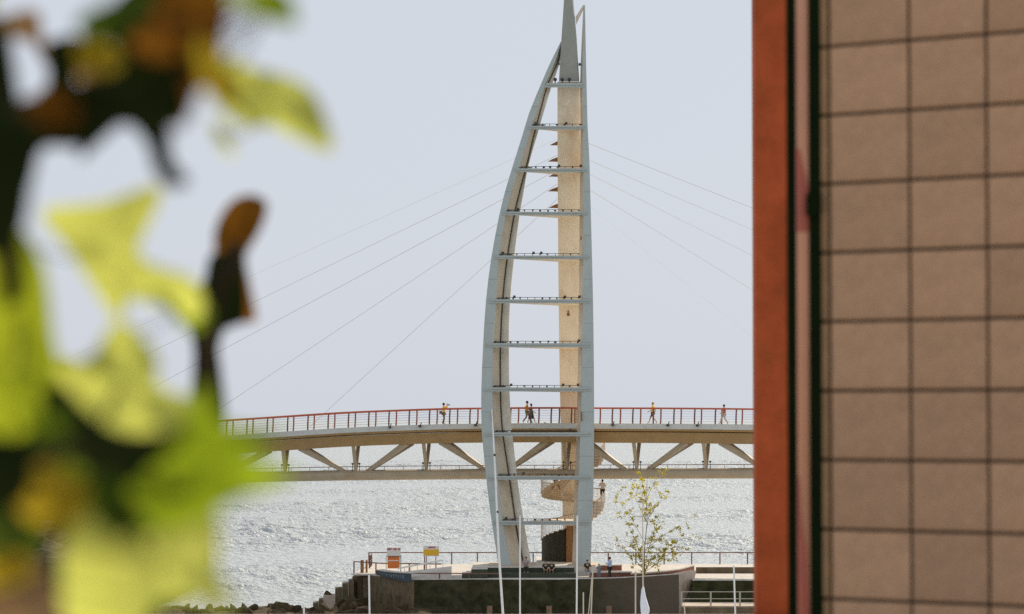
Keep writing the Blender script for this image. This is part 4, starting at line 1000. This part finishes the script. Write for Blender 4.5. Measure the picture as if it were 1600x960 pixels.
for ci, (a, b) in enumerate(cols):
    for ri in range(len(zlist) - 1):
        z0, z1 = zlist[ri], zlist[ri + 1]
        w = b - a - 2*g; h = z1 - z0 - 2*g
        key = (round(w, 3), round(h, 3))
        if key not in tile_src:
            mb = MB(); bv = .006
            mb.loft([[Vector((-w/2, 0, -h/2)), Vector((w/2, 0, -h/2)), Vector((w/2, 0, h/2)), Vector((-w/2, 0, h/2))],
                     [Vector((-w/2, -.012, -h/2)), Vector((w/2, -.012, -h/2)), Vector((w/2, -.012, h/2)), Vector((-w/2, -.012, h/2))],
                     [Vector((-w/2 + bv, -.016, -h/2 + bv)), Vector((w/2 - bv, -.016, -h/2 + bv)), Vector((w/2 - bv, -.016, h/2 - bv)), Vector((-w/2 + bv, -.016, h/2 - bv))]])
            me = bpy.data.meshes.new('tile'); me.from_pydata(mb.v, [], mb.f)
            bm = bmesh.new(); bm.from_mesh(me); bmesh.ops.recalc_face_normals(bm, faces=bm.faces); bm.to_mesh(me); bm.free()
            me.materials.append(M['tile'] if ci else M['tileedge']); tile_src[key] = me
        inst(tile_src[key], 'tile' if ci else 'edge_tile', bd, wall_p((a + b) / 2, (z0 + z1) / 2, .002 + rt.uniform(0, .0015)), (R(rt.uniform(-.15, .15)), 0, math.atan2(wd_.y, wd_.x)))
def wbox(sa, sb, z0, z1, o0, o1, name, m, parent):
    lo = [wall_p(sa, z0, o0), wall_p(sb, z0, o0), wall_p(sb, z0, o1), wall_p(sa, z0, o1)]
    return MB().prism(lo, [p + Z*(z1 - z0) for p in lo]).build(name, m, parent)
wbox(wpt(1282), cols[-1][1], 14.7, zt_, -.25, 0, 'wall', M['grout'], bd)
wbox(wpt(1282) + .05, cols[-1][1], 14.7, zt_ - .01, -6, -.251, 'wall_core', M['rendered'], bd)
wbox(wpt(1282) - .05, cols[-1][1] + .05, zt_ + .002, zt_ + .15, -6.1, .08, 'roof', M['rendered'], bd)
wbox(wpt(1223), wpt(1282) - .001, 14.7, zt_, -.45, -.04, 'corner_trim', M['trim'], bd)
wbox(wpt(1268), wpt(1287), 14.7, zt_, -.039, .0205, 'trim_edge', M['trim'], bd)
# drain pipe in front of the trim
pc = wpt(1257.5); pr = .034
def pipe(z0, z1, r_, m, nm):
    return MB().tube([wall_p(pc, z, .0) for z in (z0, z1)], r_, 16).build(nm, m, dp, True)
dp = MB().tube([wall_p(pc, z, .0) for z in (14.7, zt_)], pr, 18).build('drain_pipe', M['pipe'], bd, True)
zr0, zr1 = P(0, 362, 12.2).z, P(0, 232, 12.2).z
# worn red patch: a partial sleeve on the left half of the pipe
def sleeve(zz, a0f, a1f, m, nm):
    secs = []
    for z in zz:
        t = (z - zz[0]) / (zz[-1] - zz[0]); a0, a1 = a0f(t), a1f(t); c = wall_p(pc, z, 0)
        secs.append([c + (wd_ * math.cos(R(a0 + (a1-a0)*k/8)) + wn * math.sin(R(a0 + (a1-a0)*k/8))) * (pr + .0015) for k in range(9)])
    return MB().loft(secs, closed=False, cap=False).build(nm, m, dp, True, fix=False)
zz = [zr0 + (zr1 - zr0) * i / 12 for i in range(13)]
sleeve(zz, lambda t: 10 + 85 * max(0, t - .35) / .65, lambda t: 170, M['pipered'], 'red_patch')
zz = [zr1 + (18.4 - zr1) * i / 8 for i in range(9)]
sleeve(zz, lambda t: 138 + 8 * math.sin(t * 9), lambda t: 170, M['pipered'], 'red_patch')
zz = [15.3 + (16.25 - 15.3) * i / 12 for i in range(13)]
sleeve(zz, lambda t: 20 + 100 * t * t + 6 * math.sin(17 * t), lambda t: 172, M['pipered'], 'red_patch')
b_ = wall_p(wpt(1275), P(0, 320, 12.2).z, .03); MB().box(b_, (.05, .07, .09)).build('pipe_bracket', M['trim'], bd)
# red steel column standing beyond the wall
rc = thing('red_column', 'rusty red painted steel column left of the tiled wall', 'column', Vector(((1206 - 800) / F * 25, 25, 14.7)))
xa = (1181 - 800) / F * 25; xb = (1243 - 800) / F * 25
o = MB().box(Vector(((xa + xb)/2, 25.16, 18.2)), (xb - xa, .32, 7.0)).build('shaft', M['redcol'], rc); bevel(o, .012, 2)
MB().box(Vector(((xa + xb)/2, 25.16, 14.715)), (.5, .52, .03)).build('base_plate', M['redcol'], rc)
MB().box(Vector(((xa + xb)/2, 25.16, 21.72)), (.46, .46, .04)).build('cap_plate', M['redcol'], rc)

# ------------------------------------------------------------------ near maple at the left, out of focus
tr = thing('maple_tree', 'close blurred maple with lime and shaded leaves filling the left', 'tree', Vector((-1.7, 4.4, 14.7)))
MB().tube([(-1.7, 4.4, 14.7), (-1.68, 4.38, 15.6), (-1.65, 4.42, 16.4), (-1.6, 4.4, 17.4), (-1.65, 4.45, 18.3)], [.09, .08, .07, .055, .03], 10).build('trunk', M['trunk'], tr)
def branch(pts, r0, r1):
    n = len(pts); MB().tube(pts, [r0 + (r1 - r0)*i/(n-1) for i in range(n)], 8).build('branch', M['trunk'], tr, True)
YN = 4.4
YM_ = 3.0
branch([Vector((-1.65, 4.42, 16.5)), P(-250, 330, 3.7), P(-20, 235, YM_), P(40, 190, YM_), P(120, 165, YM_), P(215, 125, YM_), P(290, 60, YM_), P(340, -20, YM_)], .035, .014)
branch([P(215, 150, YM_), P(248, 215, YM_), P(255, 262, YM_), P(282, 284, YM_)], .016, .010)
branch([Vector((-1.65, 4.42, 16.4)), P(-250, 700, YN), P(-30, 720, YN), P(70, 665, YN), P(170, 690, YN), P(240, 690, YN)], .036, .014)
branch([P(70, 665, YN), P(200, 740, YN), P(320, 690, YN), P(322, 600, YN), P(318, 520, YN), P(345, 450, YN), P(372, 380, YN)], .018, .014)
branch([P(40, 190, YM_), P(25, 270, YM_), P(10, 370, YM_), P(20, 470, YM_)], .018, .010)
branch([P(-30, 720, YN), P(60, 800, YN), P(160, 850, YN), P(220, 900, YN)], .022, .012)
A_ = [Vector((-1.65, 4.42, 16.4)), P(-300, 715, 3.5), P(20, 720, 2.9), P(120, 700, 2.6), P(250, 728, 2.52), P(330, 735, 2.48)]
branch(A_, .016, .003)
branch([A_[3], P(165, 650, 2.85), P(190, 600, 3.02)], .004, .002)
branch([A_[3], P(180, 790, 2.56), P(220, 890, 2.52)], .004, .002)
branch([A_[2], P(25, 620, 2.85), P(35, 480, 3.02)], .004, .002)
branch([P(190, 600, 3.02), P(192, 520, 3.15), P(195, 400, 3.24)], .0015, .001)
branch([P(290, 60, 3.0), P(340, 105, 3.08), P(420, 160, 3.12)], .004, .002)
branch([P(330, -10, 3.0), P(380, 0, 2.8), P(420, 15, 2.62)], .004, .002)
branch([A_[2], P(20, 800, 2.7), P(20, 900, 2.6)], .004, .002)
BR_PTS = [o.matrix_world @ v.co + Vector(o['_o']) for o in COL.objects if o.name.startswith('branch') and o.parent == tr for v in o.data.vertices]
def catmull(pts, per=4):
    out = []; n = len(pts)
    for i in range(n):
        p0, p1, p2, p3 = [Vector((*pts[(i + d) % n], 0)) for d in (-1, 0, 1, 2)]
        for k in range(per):
            t = k / per
            out.append(.5 * ((2*p1) + (-p0 + p2)*t + (2*p0 - 5*p1 + 4*p2 - p3)*t*t + (-p0 + 3*p1 - 3*p2 + p3)*t**3))
    return out
rl = random.Random(17)
def leaf(pts, m, Y=None, curl=.03, tilt=.0, label=None):
    Y = Y or rl.uniform(3.1, 3.8)
    out = catmull(pts); cx = sum(p.x for p in out) / len(out); cy = sum(p.y for p in out) / len(out)
    mx = max(math.hypot(p.x - cx, p.y - cy) for p in out); n = len(out); mb = MB()
    ph = rl.uniform(0, 6.28)
    def pt(p, f):
        x = cx + (p.x - cx)*f; y = cy + (p.y - cy)*f; r_ = math.hypot(x - cx, y - cy) / mx; a_ = math.atan2(y - cy, x - cx)
        return P(x, y, Y + curl * r_ * r_ + tilt * (x - cx) / mx * .05 + .012 * r_ * math.sin(5 * a_ + ph))
    for f in (1, .75, .5, .25): mb.v += [pt(p, f) for p in out]
    mb.v.append(pt(out[0], 0))
    for q in range(3):
        for k in range(n):
            k2 = (k + 1) % n; mb.f.append([q*n + k, q*n + k2, (q+1)*n + k2, (q+1)*n + k])
    for k in range(n): mb.f.append([3*n + k, 3*n + (k + 1) % n, 4*n])
    o = mb.build('leaf', m, tr, True)
    if label: o['label'] = label
    c_ = pt(out[0], 0); q_ = min(BR_PTS, key=lambda w: (w - c_).length)
    if .02 < (q_ - c_).length < .22: MB().tube([q_, q_.lerp(c_, .5) - Vector((0, 0, .012)), c_], .0013, 4).build('stem', M['trunk'], tr)
    return o
LV = [   # material, distance, outline
 ('lf_green', 2.6, [(345,-12),(440,-20),(464,38),(425,34),(390,16)]),
 ('lf_pale', 3.1, [(312,92),(345,84),(395,106),(455,122),(496,155),(520,236),(462,216),(420,196),(385,200),(335,160)]),
 ('lf_gold', 2.6, [(300,70),(338,92),(372,140),(360,165),(320,140)]),
 ('lf_pale', 3.1, [(328,188),(356,205),(366,244),(344,228)]),
 ('lf_pale', 3.2, [(66,330),(160,316),(250,290),(236,345),(216,385),(236,412),(308,440),(310,500),(240,476),(202,470),(182,500),(142,445),(102,385)]),
 ('lf_green', 3.2, [(235,445),(300,445),(330,490),(300,520),(262,485)]),
 ('lf_lime', 3.0, [(-30,350),(25,350),(62,400),(76,450),(86,540),(108,590),(60,610),(-30,600)]),
 ('lf_pale', 3.0, [(186,500),(246,556),(248,602),(318,632),(275,672),(205,680),(150,655),(84,575),(140,558)]),
 ('lf_lime', 2.7, [(-30,575),(30,580),(62,625),(50,672),(-30,690)]),
 ('lf_green', 2.45, [(316,598),(340,650),(372,668),(440,678),(405,704),(398,716),(462,742),(398,772),(355,790),(318,812),(255,830),(215,795),(192,748),(215,705),(270,680)]),
 ('lf_pale', 2.5, [(104,835),(178,792),(205,845),(235,835),(270,805),(330,785),(346,840),(338,880),(366,955),(300,936),(250,940),(215,985),(108,990)]),
 ('lf_gold', 2.5, [(18,735),(90,728),(146,775),(125,822),(70,830),(24,790)]),
 ('lf_dry', 2.9, [(-30,885),(40,868),(95,930),(110,990),(-30,990)]),
 ('lf_gold', 2.6, [(-20,870),(40,868),(50,905),(-20,920)]),
 ('lf_mid', 2.9, [(60,640),(130,650),(140,735),(90,760),(50,720)]),
 ('lf_shade', 4.4, [(40,560),(110,600),(200,660),(290,660),(300,720),(240,760),(190,840),(140,830),(110,760),(40,700)]),
 ('lf_shade', 4.5, [(-40,600),(60,600),(120,660),(110,760),(70,830),(30,860),(-40,870)]),
 ('lf_shade', 3.4, [(-40,680),(45,670),(66,740),(20,800),(-40,810)]),
 ('lf_shade', 3.6, [(150,690),(215,700),(215,760),(170,790),(140,740)]),
 ('lf_shade_green', 4.6, [(90,560),(170,600),(300,640),(310,720),(200,730),(110,680)]),
 ('lf_shade_green', 3.0, [(-40,770),(40,760),(70,800),(60,870),(0,880),(-40,870)]),
 ('lf_shade', 3.4, [(130,700),(190,700),(200,790),(215,850),(170,850),(130,790)]),
 ('lf_shade_green', 4.6, [(180,740),(330,720),(325,800),(330,900),(240,960),(120,960),(150,840)]),
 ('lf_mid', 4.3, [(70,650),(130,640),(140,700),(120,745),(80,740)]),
 ('lf_shade', 2.4, [(95,600),(150,664),(205,690),(262,672),(290,684),(238,730),(196,762),(160,722),(110,680)]),  # shade between the bright leaves, made as a dark leaf shape
 ('lf_shade_green', 2.42, [(140,740),(190,750),(205,800),(196,838),(165,830),(138,790)]),
 ('lf_shade', 2.4, [(-40,690),(40,688),(55,740),(30,790),(-40,800)]),
 # dark upper mass, its shade put into the leaf colours
 ('lf_shade', 2.65, [(60,150),(130,130),(190,140),(240,120),(296,90),(300,150),(280,195),(240,205),(200,190),(160,205),(130,200),(60,215)]),
 ('lf_shade', 2.75, [(190,60),(250,20),(300,60),(300,120),(200,140)]),
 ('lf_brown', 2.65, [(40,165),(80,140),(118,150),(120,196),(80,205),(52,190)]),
 ('lf_shade', 2.75, [(-30,170),(30,180),(60,225),(50,285),(30,370),(-30,385)]),
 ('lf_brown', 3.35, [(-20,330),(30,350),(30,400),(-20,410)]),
 ('lf_shade', 3.15, [(205,-20),(330,-20),(348,30),(343,72),(330,105),(300,125),(200,135),(192,92),(175,65),(150,58),(125,57),(160,38)]),
 ('lf_shade', 2.95, [(190,118),(285,100),(292,150),(278,180),(260,202),(250,222),(240,238),(225,215),(205,198),(185,198),(160,216),(135,242),(124,246),(118,195),(116,150),(135,140),(165,145)]),
 ('lf_shade', 2.95, [(224,195),(258,200),(254,225),(264,253),(294,282),(285,292),(260,290),(246,270),(238,245)]),
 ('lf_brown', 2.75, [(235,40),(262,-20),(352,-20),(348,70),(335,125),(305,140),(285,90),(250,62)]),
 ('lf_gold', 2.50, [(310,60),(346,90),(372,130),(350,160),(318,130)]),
 ('lf_shade', 3.25, [(73,66),(122,57),(118,95),(121,130),(135,150),(128,170),(75,165),(66,150),(74,130),(74,95)]),
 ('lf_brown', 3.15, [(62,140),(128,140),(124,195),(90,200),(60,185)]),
 ('lf_shade', 3.05, [(-30,45),(16,50),(8,100),(12,150),(28,180),(60,195),(122,186),(124,228),(75,230),(60,246),(52,280),(42,305),(32,370),(20,390),(-30,392)]),
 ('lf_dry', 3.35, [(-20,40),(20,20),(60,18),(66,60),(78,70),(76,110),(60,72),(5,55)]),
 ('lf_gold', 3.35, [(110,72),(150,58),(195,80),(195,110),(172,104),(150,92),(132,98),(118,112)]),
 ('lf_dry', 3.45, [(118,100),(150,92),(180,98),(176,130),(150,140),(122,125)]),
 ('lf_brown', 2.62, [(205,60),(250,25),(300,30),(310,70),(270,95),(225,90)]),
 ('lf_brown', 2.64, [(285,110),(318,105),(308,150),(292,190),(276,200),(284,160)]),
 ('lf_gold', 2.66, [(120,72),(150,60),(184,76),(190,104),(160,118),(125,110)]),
 ('lf_shade_green', 2.6, [(120,30),(205,-10),(240,-10),(215,40),(150,66)]),
 # hanging dry leaf and its stem
 ('lf_brown', 4.6, [(334,390),(336,358),(352,325),(372,308),(398,305),(417,318),(413,345),(400,372),(384,402),(390,440),(396,470),(400,500),(376,500),(366,440),(338,415)]),
 ('lf_shade', 4.5, [(330,398),(378,398),(384,440),(384,500),(360,508),(348,522),(342,548),(346,580),(350,670),(292,670),(298,620),(302,575),(302,545),(296,515),(288,490),(291,462),(318,440)]),
]
for m, Yl, pts in LV:
    leaf(pts, M[m], Y=Yl, tilt=rl.uniform(-1, 1))
# more leaves of the crown outside the frame
star = [(0,-60),(12,-30),(38,-42),(30,-10),(60,-5),(34,14),(36,42),(10,30),(0,66),(-10,30),(-36,42),(-34,14),(-60,-5),(-30,-10),(-38,-42),(-12,-30)]
for k in range(26):
    cx, cy = rl.uniform(-420, -90), rl.uniform(-300, 1100); s = rl.uniform(1.2, 2.2); a_ = rl.uniform(0, 6.28)
    leaf([(cx + s*(x*math.cos(a_) - y*math.sin(a_)), cy + s*(x*math.sin(a_) + y*math.cos(a_))) for x, y in star], M[rl.choice(['lf_green', 'lf_lime', 'lf_shade_green'])])

for o in bpy.data.objects:
    if '_o' in o: del o['_o']
